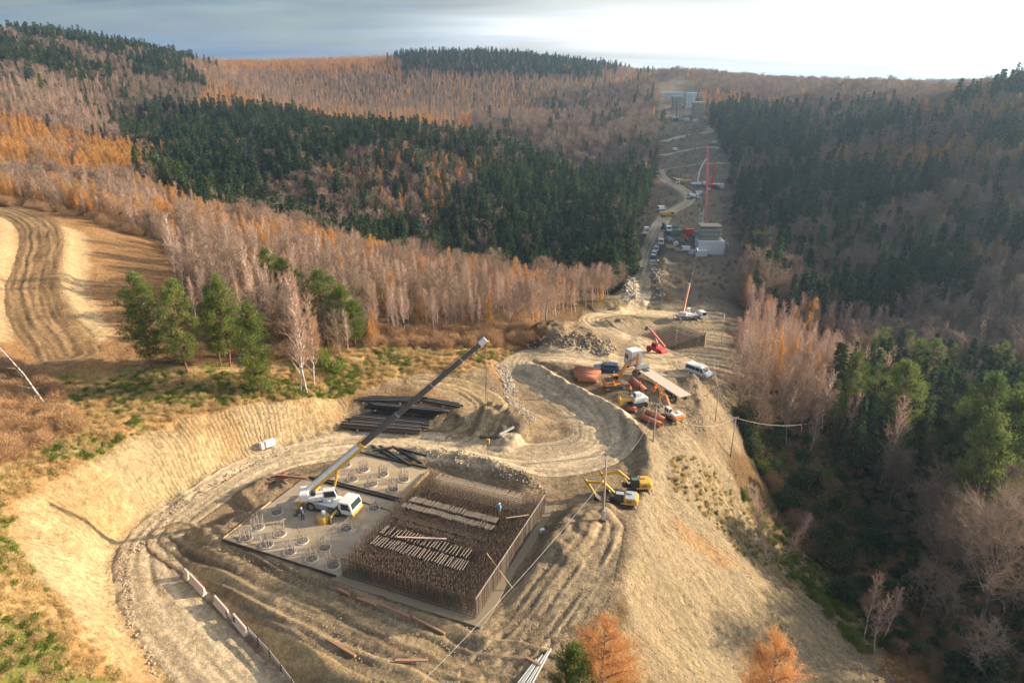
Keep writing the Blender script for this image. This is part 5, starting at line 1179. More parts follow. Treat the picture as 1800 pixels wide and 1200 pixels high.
MB().prism([(-1.6,.75),(1.0,.75),(1.0,1.7),(-1.3,1.75),(-1.6,1.5)], -.8, .8).build('body', WHT, dz, .08); MB().box((.2,.2,2.1),(1.1,.9,.8)).build('cab', WHT, dz, .06); MB().bar((.8,0,1.2),(3.4,0,1.5), .4, .5).build('mast', YEL, dz, .03); MB().cyl((3.0,0,.7),(3.6,0,2.2), .28, 12).build('drill_head', YEL, dz)
for q in ([(.76,-.25,1.8),(.76,.6,1.8),(.76,.6,2.4),(.76,-.25,2.4)],): face_quad(GLS, dz, 'window', q, .02)
# articulated truck
pc_, pr_ = spot(1136,662), spot(1186,700); hd_ = face(pr_, pc_); mid = (pc_+pr_)/2
tr = thing('semi_trailer', 'long flatbed semi-trailer with pale deck behind the grey-white truck', 'trailer', pr_+(pc_-pr_)*.42, hd_)
MB().box((0,0,1.35),(12.6,2.5,.22)).build('deck', paint('pale_deck', (.62,.52,.40), .8, 0, .3), tr, .02); MB().box((0,0,1.12),(12.2,.9,.22)).build('frame', DRK, tr); MB().box((6.25,0,1.9),(.12,2.5,.9)).build('headboard', GRY, tr)
for x in (-5.0,-3.7,-2.4):
    for s in (-1,1): wheel(tr, x, s*1.05, .5, .36, hub=STL)
for i in range(5):
    for s in (-1,1): MB().box((-5+i*2.6,s*1.26,1.35),(.1,.04,.3)).build('stake', DRK, tr)
ta = thing('truck_tractor', 'white truck tractor with grey cab rear pulling the flatbed trailer', 'truck', pr_+(pc_-pr_).normalized()*((pc_-pr_).length*.42+8.2), hd_)
MB().box((-.6,0,.85),(5.6,1.0,.3)).build('chassis', DRK, ta); cb_ = MB().prism([(.3,.6),(2.6,.6),(2.65,1.7),(2.4,3.6),(.3,3.7)], -1.23, 1.23).build('cab', WHT, ta, .08); MB().box((.26,0,2.2),(.06,2.3,2.6)).build('cab_rear', GRY, cb_)
face_quad(GLS, cb_, 'windscreen', [(2.655,-1.05,1.7),(2.655,1.05,1.7),(2.5,1.0,2.8),(2.5,-1.0,2.8)], .02)
for s in (-1,1):
    q = [(1.2,s*1.235,1.8),(2.4,s*1.235,1.8),(2.3,s*1.235,2.7),(1.2,s*1.235,2.7)]; face_quad(GLS, cb_, 'side_window', q if s < 0 else q[::-1], .015)
    for x in (1.5,-2.2): wheel(ta, x, s*1.05, .52, .36, hub=STL)
van('white minibus with dark windows parked at the road bend', spot(1228,658), math.radians(-48), WHT, 5.1)
car('dark blue estate car parked behind the stacked rust-brown pipes', spot(1065,652), math.radians(172), BLU, 4.7, 1.85, 1.6)
# red telescopic handler
p = spot(1154,620); th_ = thing('telehandler', 'red telescopic handler with raised boom on the descending road', 'telehandler', p, math.radians(125))
MB().prism([(-2.3,.6),(2.1,.6),(2.3,1.0),(2.0,1.35),(-1.6,1.45),(-2.3,1.3)], -.95, .95).build('chassis', RED, th_, .08); MB().prism([(-.6,1.4),(.9,1.4),(.8,2.4),(-.6,2.45)], .2, .95).build('cab', RED, th_, .05); MB().box((.15,.575,2.46),(1.2,.7,.06)).build('cab_roof', RED, th_)
q = [(-.5,.955,1.6),(.8,.955,1.6),(.72,.955,2.3),(-.5,.955,2.3)]; face_quad(GLS, th_, 'window', q[::-1], .02); face_quad(GLS, th_, 'windscreen', [(.91,.3,1.6),(.91,.85,1.6),(.82,.85,2.3),(.82,.3,2.3)], .02)
MB().bar((-2.0,-.3,2.0),(2.6,-.3,4.6), .42, .46).build('boom', paint('pale_red', (.68,.16,.15), .5), th_, .03); MB().bar((2.4,-.3,4.5),(3.4,-.3,5.0), .3, .34).build('boom_extension', GRY, th_); MB().box((3.5,-.3,4.7),(.2,1.4,.9)).build('fork_carriage', DRK, th_); 
for y in (-.8,.2): MB().bar((3.6,y,4.3),(4.7,y,4.5), .12, .08).build('fork', DRK, th_)
MB().cyl((-.2,-.3,1.6),(1.3,-.3,3.7), .1, 8).build('lift_cylinder', STL, th_)
for x in (-1.5,1.5):
    for s in (-1,1): wheel(th_, x, s*.95, .6, .42, hub=RED)
# rust-brown casing pipes
PIPE = paint('casing_rust', (.42,.15,.075), .85, 0, .25, 2.5)
def pipe(a, b, r, label, z=0, mat=PIPE):
    P_, Q_ = spot(*a), spot(*b); tag(MB().ring((P_.x,P_.y,P_.z+r+z),(Q_.x,Q_.y,Q_.z+r+z), r, r-.06, 16).build('casing_pipe', mat, None, 0, True), label, 'pipe', 'rust-brown casing pipes')
for i, (a, b, lab) in enumerate((((1016,671),(1050,672),'front'),((1011,665),(1051,668),'second'),((1009,660),(1054,664),'third'),((1008,656),(1056,660),'fourth'),((1010,651),(1055,655),'back'))):
    pipe(a, b, .62 if i == 0 else .5, 'thick rust-brown pipe, %s one of the row stacked left of the orange excavator' % lab)
pipe((1127,737),(1162,752), .5, 'long rust-brown pipe lying nearest the bank'); pipe((1135,728),(1168,742), .45, 'long rust-brown pipe lying behind the nearest pipe'); pipe((1102,722),(1118,724), .45, 'short pale-brown pipe beside the crawler rig')
tp = e3.matrix_basis @ Vector((5.3,0,3.0)); tag(MB().ring((tp.x-.6,tp.y+.9,tp.z-1.3),(tp.x+1.4,tp.y-2.1,tp.z-2.2), .65, .58, 16).build('casing_pipe', PIPE, None, 0, True), 'rust-brown pipe hanging under the arm of the orange excavator', 'pipe', 'rust-brown casing pipes')
for (px,py,lab,rz) in ((1124,687,'worker in orange vest standing beside the hanging pipe',.5),(1107,694,'worker in orange vest standing left of the crawler rig',2.),(1149,692,'worker in orange suit stooping beside the trailer',-1.),(1152,689,'worker in orange suit next to the stooping one by the trailer',1.)):
    person(lab, spot(px,py), rz, (.85,.20,.04), (.80,.22,.05) if 'suit' in lab else (.06,.06,.08), RED if 'suit' in lab else HIV, lean=.25 if 'stoop' in lab else 0)

# ------------------------------------------------------------------ steel beam stores
def hbeam(L, w=.30, h=.34):
    return MB().box((0,0,h/2-.02),(L,w,.04)).box((0,0,-h/2+.02),(L,w,.04)).box((0,0,0),(L,.04,h-.08))
DBM = paint('dark_beam', (.075,.075,.08), .4, .4, .35); DB2 = paint('brown_beam', (.13,.10,.08), .6, .2, .35); DB3 = paint('blue_black_beam', (.05,.058,.07), .35, .5, .25)
bm1 = hbeam(13.0).build('steel_beam', DBM); BME = [bm1.data]; bpy.data.objects.remove(bm1)
for m_ in (DB2, DB3): q_ = BME[0].copy(); q_.materials.clear(); q_.materials.append(m_); BME.append(q_)
bm1 = hbeam(9.0,.26,.3).build('steel_beam', DBM); BMS = [bm1.data]; bpy.data.objects.remove(bm1)
def stack(a, b, rows, layers, me_, lab, w=.50, jit=.4, mat=None):
    A_, B_ = spot(*a), spot(*b); d_ = (B_-A_); d_.z = 0; rz = math.atan2(d_.y,d_.x); nrm = Vector((-d_.y,d_.x,0)).normalized(); c_ = (A_+B_)/2; z0 = gz(c_.x,c_.y)+.2
    for s in (-.35,.35): tag(MB().bar(c_+d_*s-nrm*(rows*w/2+.4)+Vector((0,0,z0-c_.z-.05)), c_+d_*s+nrm*(rows*w/2+.4)+Vector((0,0,z0-c_.z-.05)), .2, .2).build('timber_bearer', WOOD), 'timber bearer under the '+lab, 'timber', 'timber bearers under the steel beams')
    for l in range(layers):
        for i in range(rows-(l % 2)):
            o = bpy.data.objects.new('steel_beam', R.choice(me_)); col.objects.link(o); o.location = c_+nrm*((i-(rows-1)/2+.5*(l%2))*w)+d_.normalized()*R.uniform(-jit,jit)*2+Vector((0,0,z0-c_.z+.24+l*.36)); o.rotation_euler = (0,0,rz+R.uniform(-.012,.012))
            tag(o, 'dark steel beam in the '+lab, 'beam', 'beams of the '+lab)
stack((618,742),(738,757), 7, 2, BME, 'stack nearest the dirt road'); stack((628,724),(742,742), 5, 1, BME, 'low stack behind the nearest one'); stack((640,712),(795,730), 3, 2, BME, 'long stack below the grassy slope'); stack((628,697),(720,708), 4, 1, BME, 'stack at the foot of the grassy slope'); stack((735,700),(792,712), 3, 1, BMS, 'short stack right of the crane boom')
for i, (a, b, lab) in enumerate((((652,786),(700,812),'dark steel beam lying first from the left on the rubble bank'),((668,788),(722,822),'dark steel beam lying second on the rubble bank'),((690,790),(742,820),'dark steel beam lying third on the rubble bank'),((702,795),(750,808),'dark steel beam nearest the road on the rubble bank'),((655,800),(690,795),'dark steel beam crossing the others on the rubble bank'))):
    P_, Q_ = spot(*a), spot(*b); m_ = (P_+Q_)/2; o = hbeam((Q_-P_).length,.3,.32).build('steel_beam', DBM); o.location = m_+Vector((0,0,.35+.12*i)); o.rotation_euler = (0,-math.asin((Q_.z-P_.z)/(Q_-P_).length), math.atan2(Q_.y-P_.y,Q_.x-P_.x)); tag(o, lab, 'beam', 'loose dark beams on the rubble bank')
RBM = paint('red_rust_beam', (.33,.15,.10), .8, .1, .3)
for i in range(9):
    a = (455+i*4+R.uniform(-3,3), 862-i*3+R.uniform(-2,2)); b = (500+i*5+R.uniform(-4,4), 836+i*2.2+R.uniform(-3,3))
    P_, Q_ = spot(*a), spot(*b); m_ = (P_+Q_)/2; o = hbeam(min((Q_-P_).length,7),.24,.24).build('rusty_beam', RBM if i % 3 else DBM); o.location = m_+Vector((0,0,.25+.08*i)); o.rotation_euler = (0,R.uniform(-.04,.04), math.atan2(Q_.y-P_.y,Q_.x-P_.x))
    tag(o, 'rusty red-brown beam in the loose heap behind the crane counterweight', 'beam', 'rusty beams heaped behind the crane')
for (px,py,lab,rz) in ((466,786,'white concrete block at the foot of the cut slope, the further left one',.9),(475,783,'white concrete block at the foot of the cut slope, the right one',.75)):
    o = MB().box((0,0,.5),(1.5,.75,1.0)).box((0,0,1.03),(.5,.2,.08)).build('concrete_block', paint('white_concrete', (.78,.73,.66), .9, 0, .15), None, .04); o.location = spot(px,py); o.rotation_euler = (0,0,rz); tag(o, lab, 'concrete block', 'white concrete blocks')
# barriers by the lower road
def barrier(a, b, lab):
    P_, Q_ = spot(*a), spot(*b); L_ = (Q_-P_).length; m_ = (P_+Q_)/2
    o = MB().prism([(-.32,0),(.32,0),(.32,.1),(.15,.35),(.09,1.05),(-.09,1.05),(-.15,.35),(-.32,.1)], -L_/2, L_/2).build('concrete_barrier', paint('barrier_concrete', (.66,.54,.45), .9, 0, .25), None, .02)
    o.location = m_+Vector((0,0,-.02)); o.rotation_euler = (math.asin(max(-1,min(1,(Q_.z-P_.z)/L_))),0, math.atan2(Q_.y-P_.y,Q_.x-P_.x)-math.pi/2); tag(o, lab, 'barrier', 'concrete road barriers')
barrier((336,1020),(361,1046),'pale concrete road barrier, the farthest of those along the lower road'); barrier((379,1058),(402,1084),'pale concrete road barrier in the middle of the row along the lower road'); barrier((412,1090),(434,1116),'pale concrete road barrier nearest the bottom edge along the lower road'); barrier((327,1011),(333,1018),'short pale concrete barrier end at the start of the row')
def fence_run(pts, lab):
    t = thing('guard_rail', lab, 'guard rail', spot(*pts[0])); o0 = t.location.copy(); W_ = [spot(*p)-o0 for p in pts]
    for i, p in enumerate(W_):
        MB().box(p+Vector((0,0,.4)),(.14,.14,1.0)).build('post', REB, t)
        if i: 
            for h_ in (.35,.75): MB().bar(W_[i-1]+Vector((0,0,h_)), p+Vector((0,0,h_)), .05, .22).build('rail', paint('greyish_board', (.50,.42,.36), .85), t)
fence_run([(400,1085),(413,1096)], 'short rusty rail between two concrete barriers'); fence_run([(437,1112),(455,1132),(475,1153),(495,1178),(515,1205),(530,1230)], 'board guard rail along the lower road at the bottom edge')

# ------------------------------------------------------------------ poles and cables
M_pole = paint('pole_timber', (.40,.33,.26), .85, 0, .2); M_cable = paint('pale_cable', (.62,.57,.50), .6, 0, .1)
tops = {}
def pole(key, base, top_y, lab, r=.12, lamp=False, box=False):
    b = spot(*base); h = lift(b.x,b.y,top_y)-b.z; t = thing('lamp_post' if lamp else 'utility_pole', lab, 'lamp post' if lamp else 'pole', b, R.uniform(0,6))
    t.rotation_euler = (R.uniform(-.02,.02),R.uniform(-.02,.02),0)
    MB().cyl((0,0,-.3),(0,0,h), r, 8, r*.7).build('pole', GLV if lamp else M_pole, t, 0, True)
    if lamp: MB().bar((0,0,h),(-.9,-.2,h+.15), .07).build('arm', GLV, t); MB().box((-1.1,-.25,h+.12),(.6,.25,.12)).build('lamp_head', SIL, t, .03)
    else:
        MB().box((0,0,h-.15),(.9,.08,.1)).build('cross_arm', M_pole, t)
        for s in (-.38,.38): MB().cyl((s,0,h-.1),(s,0,h+.06), .045, 6).build('insulator', CONL, t)
    if box: MB().box((0,-.1,.75),(.42,.36,1.5)).build('concrete_foot', CON, t, .03); MB().box((0,-.1,.06),(.6,.5,.3)).build('footing', DRK, t)
    tops[key] = b+Vector((0,0,h-.1)); return t
pole('a', (1060,914), 797, 'tall timber pole with concrete foot in front of the yellow excavators', .13, box=True); pole('b', (1148,776), 708, 'timber pole at the bank edge beside the casing pipes'); pole('c', (1284,803), 733, 'pale leaning pole on the slope nearest the birches'); pole('d', (1257,742), 684, 'thin pole on the right-hand slope below the white minibus', .09); pole('e', (1250,667), 625, 'thin pole directly right of the white minibus', .09)
pole('f', (1187,613), 580, 'thin pole in front of the second rebar block', .08); pole('g', (1234,606), 572, 'thin pole at the right end of the second rebar block', .08); pole('h', (1268,596), 551, 'grey lamp post above the valley beside the second rebar block', .08, lamp=True)
def cable(A_, B_, sag, lab, r=.018):
    P_ = [A_*(1-s)+B_*s-Vector((0,0,4*sag*s*(1-s))) for s in np.linspace(0,1,15)]; tag(MB().path(P_, r, 5).build('cable', M_cable), lab, 'cable', 'site power cables')
pn = Vector((-9.5,42.5,3.0)); cable(tops['a']-Vector((0,0,3.2)), pn, .8, 'long pale cable running down from the tall pole to the bottom edge', .016); cable(tops['b'], spot(1108,820)+Vector((0,0,2.8)), 1.0, 'pale cable hanging from the pole by the pipes to the excavators'); cable(tops['b'], tops['c'], 2.6, 'pale sagging cable from the pole by the pipes to the leaning pole'); cable(tops['c'], tops['d'], 1.2, 'thin cable between the leaning pole and the next pole', .022)
cable(tops['f'], tops['h']-Vector((0,0,3)), 2.4, 'pale cable sagging in front of the second rebar block'); cable(tops['d'], tops['e'], 1.0, 'thin cable between the two poles below the minibus', .022); cable(tops['c'], spot(1420,790)+Vector((0,0,6)), 1.0, 'thin cable from the leaning pole into the birches', .022)
# ------------------------------------------------------------------ second foundation block and its crane
fl, fr_ = spot(1150,604), spot(1240,608); ax = (fr_-fl); ax.z = 0; L2 = ax.length; rz2 = math.atan2(ax.y,ax.x); z2 = min(fl.z,fr_.z)
c2 = thing('rebar_block', 'second rebar block with dark pit and steel ribs, below the white minibus bend', 'rebar block', Vector((fl.x,fl.y,z2-.4)), rz2)
D2, H2 = 12.0, 4.0
MB().box((L2/2,D2/2,.25),(L2+1.5,D2+1.5,.5)).build('base_slab', paint('slab_muddy', (.25,.20,.135)), c2)
uv2 = MB().cyl((0,0,.4),(0,0,1), .04, 4).build('upright_bar', REB, c2); uvm = uv2.data; bpy.data.objects.remove(uv2)
for i in range(70): o = link('upright_bar', uvm, c2); o.location = (i*L2/69,0,0); o.scale = (1,1,H2+R.uniform(-.1,.2))
for i in range(40):
    for x in (0,L2): o = link('upright_bar', uvm, c2); o.location = (x,i*D2/39,0); o.scale = (1,1,H2+R.uniform(-.1,.2))
for z in (.7,1.3,1.9,2.5,3.1):
    MB().bar((0,-.05,z),(L2,-.05,z), .05).build('level_bar', REB, c2); MB().bar((L2+.05,0,z),(L2+.05,D2,z), .05).build('level_bar', REBL, c2); MB().bar((-.05,0,z),(-.05,D2,z), .05).build('level_bar', REB, c2)
ib = TB(); a0 = []; a1 = []
for i in range(60):
    for j in range(34): x = (i+R.random())*L2/60; y = (j+R.random())*D2/34; a0.append((x,y,.4)); a1.append((x,y,H2-.5+R.uniform(-.2,.2)))
quick_bars(ib, a0, a1, .04); o = link('inner_bar', ib.mesh('inner_bar', REB), c2); o['kind'] = 'stuff'
for i in range(20): MB().bar((.4+i*(L2-.8)/19,.2,H2-.2),(.8+i*(L2-.8)/19,D2-.2,H2+.1), .12, .1).build('rib', REBL if i % 2 else WOOD, c2)
MB().bar((L2-.9,-.3,.3),(L2-.7,-.2,H2+.8), .4, .3).build('formwork_panel', WOOD, c2)
pcr = spot(1208,560); tb2 = Vector((pcr.x-1.8,pcr.y+1,pcr.z)); tipx = pcr+Vector((1.2,20,0)); tipx.z = lift(tipx.x,tipx.y,437)
mobile_crane('mobile crane with orange lower boom and black upper boom behind the second rebar block', spot(1213,560), math.radians(10), Vector((pcr.x+5.0,pcr.y+14,lift(pcr.x+5.0,pcr.y+14,437))), (-2.0,0,0), (2.6,1.2,-1.4,-2.8), WHT, WHT, ORG, CHEV, .42)
# ------------------------------------------------------------------ vehicles in the valley
for (px,py,rz,c,b,bc,L_,lab) in ((1147,462,80,BLU,'flat',GRY,7.5,'blue-fronted truck first in the queue on the valley road'),(1161,428,-100,WHT,'tipper',GRY,8,'white-cab truck halfway up the valley road'),(1134,412,70,WHT,'flat',WOOD,9.5,'long truck with pale load parked on the left verge of the valley road'),(1170,405,-80,WHT,'mixer',GRN,9,'truck with green drum beside the tall pier site'),(1200,323,-175,WHT,'tipper',YEL,9,'yellow-bodied dump truck near the concrete pumps'),(1192,321,-170,YEL,'tipper',YEL,8,'yellow tipper parked left of the dump truck'),(1172,381,0,YEL,'tipper',YEL,7,'yellow tipper where the valley road bends'),(1218,350,20,WHT,'mixer',WHT,8,'white concrete mixer on the upper valley bend')):
    truck(lab, spot(px,py), math.radians(rz), c, b, bc, L_, 'trucks in the valley')
for (px,py,rz,c,lab) in ((1148,455,78,WHT,'white van second in the queue on the valley road'),(1150,448,76,WHT,'white van third in the queue on the valley road'),(1154,440,74,WHT,'white van last in the queue on the valley road'),(1208,441,4,WHT,'white van broadside at the edge of the pier terrace'),(1230,343,10,WHT,'white van right of the mixer on the upper bend'),(1188,265,0,WHT,'tiny white van on the second serpentine from the top'),(1254,253,170,WHT,'tiny white van at the right end of the upper serpentine'),(1243,228,60,WHT,'tiny white van on the bend below the far piers'),(1163,369,30,WHT,'white pickup by the timber heap at the forest edge')):
    van(lab, spot(px,py), math.radians(rz), c, 5.6, 2.0, 2.3, 'van', 'vans in the valley', window_rows=False)
# ------------------------------------------------------------------ the pier under construction
pb = spot(1250,446); pier = thing('bridge_pier', 'unfinished bridge pier with white base and yellow scaffold deck in the valley', 'bridge pier', pb, math.radians(-3)); sc_ = (pb.y*CT-(pb.z-CAMH)*ST)/FPX   # metres per pixel there
w_ = 46*sc_; MB().box((-2*sc_,3,3.0*1),(w_,9,6.5*1),).build('pile_cap', paint('cap_white', (.66,.66,.64), .8, 0, .2), pier, .1); MB().box((-12*sc_,-1.6,2.0),(20*sc_,.4,3.6)).build('wing_sheet', WHT, pier)
ds = MB().box((-4*sc_,4,9.2),(32*sc_,6,5.0)).build('formwork', GRY, pier, .05)
for i in range(4): MB().box((-4*sc_,3.8,7.0+i*1.9),(36*sc_,7.4,.28)).build('platform', FRM, ds)
for i in range(9): MB().bar((-22*sc_+i*4.4*sc_,.3,6.4),(-22*sc_+i*4.4*sc_,.3,13.2), .12).build('scaffold_tube', GLV, ds)
for i in range(4): MB().bar((-22*sc_,.25,8.0+i*1.9),(14*sc_,.25,8.0+i*1.9), .08).build('guard_tube', GLV, ds)
for i in range(4): MB().bar((20*sc_+i*1.6,1+i,0),(20*sc_+i*1.6,1+i,5.5+i%2), .3).build('stair_post', GLV, pier)
lt = thing('stair_tower', 'slim grey stair tower beside the unfinished pier', 'tower', spot(1228,425)); hh = lift(lt.location.x,lt.location.y,366)-lt.location.z
for sx in (-1,1):
    for sy in (-1,1): MB().bar((sx*1.0,sy*1.0,0),(sx*1.0,sy*1.0,hh), .2).build('corner_post', GLV, lt)
k_ = int(hh/2.2)
for i in range(k_):
    for a, b in (((-1,-1),(1,-1)),((1,-1),(1,1)),((1,1),(-1,1)),((-1,1),(-1,-1))): MB().bar((a[0],a[1],i*2.2),(b[0],b[1],i*2.2+2.2), .1).build('brace', GLV, lt)
    MB().box((0,0,i*2.2+.1),(1.8,1.8,.12)).build('landing', GRY, lt)
def container(px, py, rz, mat, lab, d=(6.0,2.4,2.6)):
    t = thing('site_container', lab, 'container', spot(px,py), math.radians(rz), 'site containers'); MB().box((0,0,d[2]/2),d).build('shell', mat, t, .04)
    rb = MB()
    for i in range(10): rb.box((-d[0]/2+.3+i*d[0]/10.3,-d[1]/2-.02,d[2]/2),(.12,.04,d[2]*.86))
    rb.build('rib', mat, t); MB().box((d[0]/2+.01,0,d[2]/2),(.04,d[1]*.9,d[2]*.9)).build('door', GRY, t)
container(1231,450,-2,WHT,'white site container in front of the unfinished pier',(5.6,2.4,2.8)); container(1212,413,2,RED,'red site container left of the stair tower',(4.6,2.4,3.0)); container(1222,415,2,GRY,'grey site container beside the stair tower',(3.5,2.4,2.6)); container(1262,331,-6,WHT,'white container beside the concrete pumps',(6.5,2.4,2.8)); container(1186,412,5,GRN,'green container beside the valley road',(6,2.4,2.4))
# crawler crane with pinkish vertical boom, concrete pumps
def lattice(name, label, base_px, top_px, dy, mat, wid, cat='crane', base=True):
    b = spot(*base_px); q = ray(*top_px); ty = b.y+dy; tp_ = Vector((q[0]/q[1]*ty, ty, CAMH+q[2]/q[1]*ty)); t = thing(name, label, cat, b); d_ = tp_-b; n_ = max(8, int(d_.length/(wid*1.5)))
    for sx, sy in ((-1,-1),(1,-1),(1,1),(-1,1)): MB().bar((sx*wid/2,sy*wid/2,2), d_+Vector((sx*wid*.3,sy*wid*.3,0)), wid*.2).build('boom_chord', mat, t)
    br = MB()
    for i in range(n_):
        for k in range(2): s_ = -1 if (i+k) % 2 else 1; f0, f1 = i/n_, (i+1)/n_; A_ = d_*f0+Vector((0,0,2*(1-f0))); B_ = d_*f1+Vector((0,0,2*(1-f1))); br.bar(A_+Vector((-s_*wid*.45,(-1 if k else 1)*wid*.45,0)), B_+Vector((s_*wid*.45,(-1 if k else 1)*wid*.45,0)), wid*.12)
    br.build('lacing', mat, t)
    if base:
        MB().box((0,0,1.6),(5,3,1.6)).build('machine_house', mat, t, .1); MB().box((-2.2,-.9,2.8),(1.4,1.2,1.4)).build('cab', WHT, t, .05)
        for s in (-1,1): MB().prism([(-3,.05),(3,.05),(3.3,.5),(3,1),(-3,1),(-3.3,.5)], s*1.8-.4, s*1.8+.4).build('track', DRK, t)
        MB().cyl(d_*.98, Vector((d_.x,d_.y-.5,d_.z*.62)), .06, 5).build('hoist_rope', DRK, t)
    return t
lattice('crawler_crane', 'tall pinkish crane boom rising behind the unfinished pier', (1241,402), (1244,256), 6, PNK, 1.0)
def pump(label, base_px, pts_px, mat, dy):
    b = spot(*base_px); t = thing('concrete_pump', label, 'concrete pump', b, 0); P_ = []
    for (px,py) in pts_px: q = ray(px,py); ty = b.y+dy; P_.append(Vector((q[0]/q[1]*ty, ty, CAMH+q[2]/q[1]*ty))-b)
    MB().box((0,0,1.0),(9,2.4,.5)).build('chassis', DRK, t); cb_ = MB().prism([(3.2,.6),(5.2,.6),(5.2,2.0),(5.0,3.0),(3.2,3.0)], -1.2, 1.2).build('cab', WHT, t, .06); face_quad(GLS, cb_, 'windscreen', [(5.21,-1,1.7),(5.21,1,1.7),(5.05,1,2.7),(5.05,-1,2.7)], .02)
    MB().box((-1,0,1.9),(6,2.2,1.2)).build('pump_body', mat, t, .08)
    for x in (4,-1.5,-3): 
        for s in (-1,1): wheel(t, x, s*1.05, .5, .34)
    for i in range(len(P_)-1): MB().bar(P_[i], P_[i+1], .8-.12*i, .9-.14*i).build('boom_section', mat, t, .04)
pump('white concrete pump with arched boom on the upper valley terrace', (1226,328), [(1226,323),(1229,302),(1237,285),(1242,279)], WHT, 0); pump('red concrete pump with raised boom beside the white one', (1252,331), [(1251,322),(1254,305),(1258,287)], RED, 0)
# ------------------------------------------------------------------ far piers near the ridge
def far_pier(name, label, px0, px1, base_y, top_y, mat, depth_m=8, cap=None, extra=None):
    b = spot((px0+px1)/2, base_y); sc2 = (b.y*CT-(b.z-CAMH)*ST)/FPX; wd = (px1-px0)*sc2; h = lift(b.x,b.y,top_y)-b.z; t = thing(name, label, 'bridge pier', b, 0, 'far bridge piers')
    MB().box((0,depth_m/2,h/2-1),(wd,depth_m,h+2)).build('shaft', mat, t, .1)
    if cap: MB().box((0,depth_m/2,h+.6),(wd*1.2,depth_m*1.1,1.4)).build('cap', cap, t, .05)
    for i in range(1,4): MB().box((0,-.15,h*i/4),(wd*1.02,.3,.35)).build('formwork_joint', GRY, t)
    for i in range(1,3): MB().box((-wd/2+wd*i/3,-.16,h/2),(.3,.3,h*.96)).build('formwork_rib', GRY, t)
    return t
FW = paint('far_white', (.62,.62,.60), .8, 0, .15); FD = paint('far_tan', (.30,.25,.17), .8, 0, .3)
far_pier('bridge_pier', 'long white pier wall on the left of the far terrace', 1161, 1199, 172, 162, FW); far_pier('bridge_pier', 'tall white pier block right of centre on the far terrace', 1205, 1219, 190, 163, FW); far_pier('bridge_pier', 'low white pier wall on the right of the far terrace', 1219, 1236, 173, 163, FW)
far_pier('bridge_pier', 'dark tan scaffolded pier on the left below the white walls', 1183, 1197, 193, 172, FD, cap=GRY); far_pier('bridge_pier', 'dark tan scaffolded pier on the right with flat top deck', 1218, 1236, 210, 182, FD, cap=FRM)
for i, (px,py,m_,lab) in enumerate(((1171,208,WHT,'first'),(1178,209,paint('tan_sheet',(.5,.38,.24),.8),'second'),(1187,210,WHT,'third'),(1197,213,GRY,'fourth'),(1207,212,WHT,'fifth'),(1222,214,WHT,'sixth'))): container(px,py,R.uniform(-10,10),m_,'small site container on the far terrace, %s from the left' % lab,(5,2.4,2.4))
lattice('crawler_crane', 'distant dark crane mast in front of the left far pier', (1189,212), (1189,176), 0, REB, .8); lattice('crawler_crane', 'distant thin black crane boom leaning above the far piers', (1223,182), (1232,150), 0, CHEV, .9, base=True)
MST = [paint('stack_%d' % i, c, .8) for i, c in enumerate(((.45,.33,.2),(.55,.54,.5),(.2,.2,.2),(.40,.16,.09),(.30,.33,.36)))]
for i, (px,py,lab) in enumerate(((1180,436,'nearest the vans'),(1188,430,'left of the white van'),(1196,425,'behind the white van'),(1204,420,'beside the red container'),(1176,422,'at the roadside below the green container'),(1192,441,'at the terrace edge left of the white van'),(1218,446,'at the terrace edge by the white container'),(1184,402,'behind the green container'),(1200,405,'left of the red container'),(1270,440,'right of the pier'),(1276,432,'right of the pier towards the wood'),(1244,334,'between the two concrete pumps'),(1213,331,'left of the white concrete pump'),(1168,200,'on the left of the far terrace'),(1212,206,'between the far piers'),(1240,212,'right of the far tan pier'))):
    t = thing('material_stack', 'small stack of site material '+lab, 'material stack', spot(px,py), R.uniform(0,3), 'stacks of site material'); m_ = MST[i % 5]
    for k in range(3): MB().box((R.uniform(-.3,.3),(k-1)*.8,.5+.25*(k%2)),(R.uniform(3.2,4.8),.7,1.0+.5*(k%2)), R.uniform(-.05,.05)).build('bundle', m_, t, .03)
    for k in (-1,1): MB().box((k*1.2,0,.06),(.15,2.4,.12)).build('bearer', WOOD, t)
# ------------------------------------------------------------------ houses in the trees
def house(label, px, py, Y_, L_, D_, Hw, Hr, rz, roofc, wallc):
    q = ray(px,py); b = Vector((q[0]/q[1]*Y_, Y_, 0)); b.z = gz(b.x,b.y); t = thing('house', label, 'house', b, rz)
    MB().box((0,0,Hw/2),(L_,D_,Hw)).build('wall', wallc, t); e = .5
    rf = MB().prism([(-D_/2-e,Hw-.2),(D_/2+e,Hw-.2),(0,Hw+Hr)], -L_/2-e, L_/2+e, 'x').build('roof', roofc, t); MB().box((L_*.2,.6,Hw+Hr),(.6,.6,1.4)).build('chimney', RST, rf)
    for i in range(4): w = MB().box((-L_/2+1.5+i*(L_-3)/3,-D_/2-.03,Hw*.55),(1.0,.08,1.2)).build('window', WHT, t); MB().box((-L_/2+1.5+i*(L_-3)/3,-D_/2-.08,Hw*.55),(.8,.04,1.0)).build('pane', GLS, w)
    MB().box((0,-D_/2-.03,1.05),(1.0,.1,2.1)).build('door', WOOD, t); return t
house('house with dark red tiled roof among the larches', 240, 308, 312, 15, 9, 3.0, 4.4, math.radians(-8), RFT, CONL)
house('house with bright red roof behind the orange larch strip', 93, 205, 430, 10, 8, 6, 4.0, math.radians(20), RED, WHT)
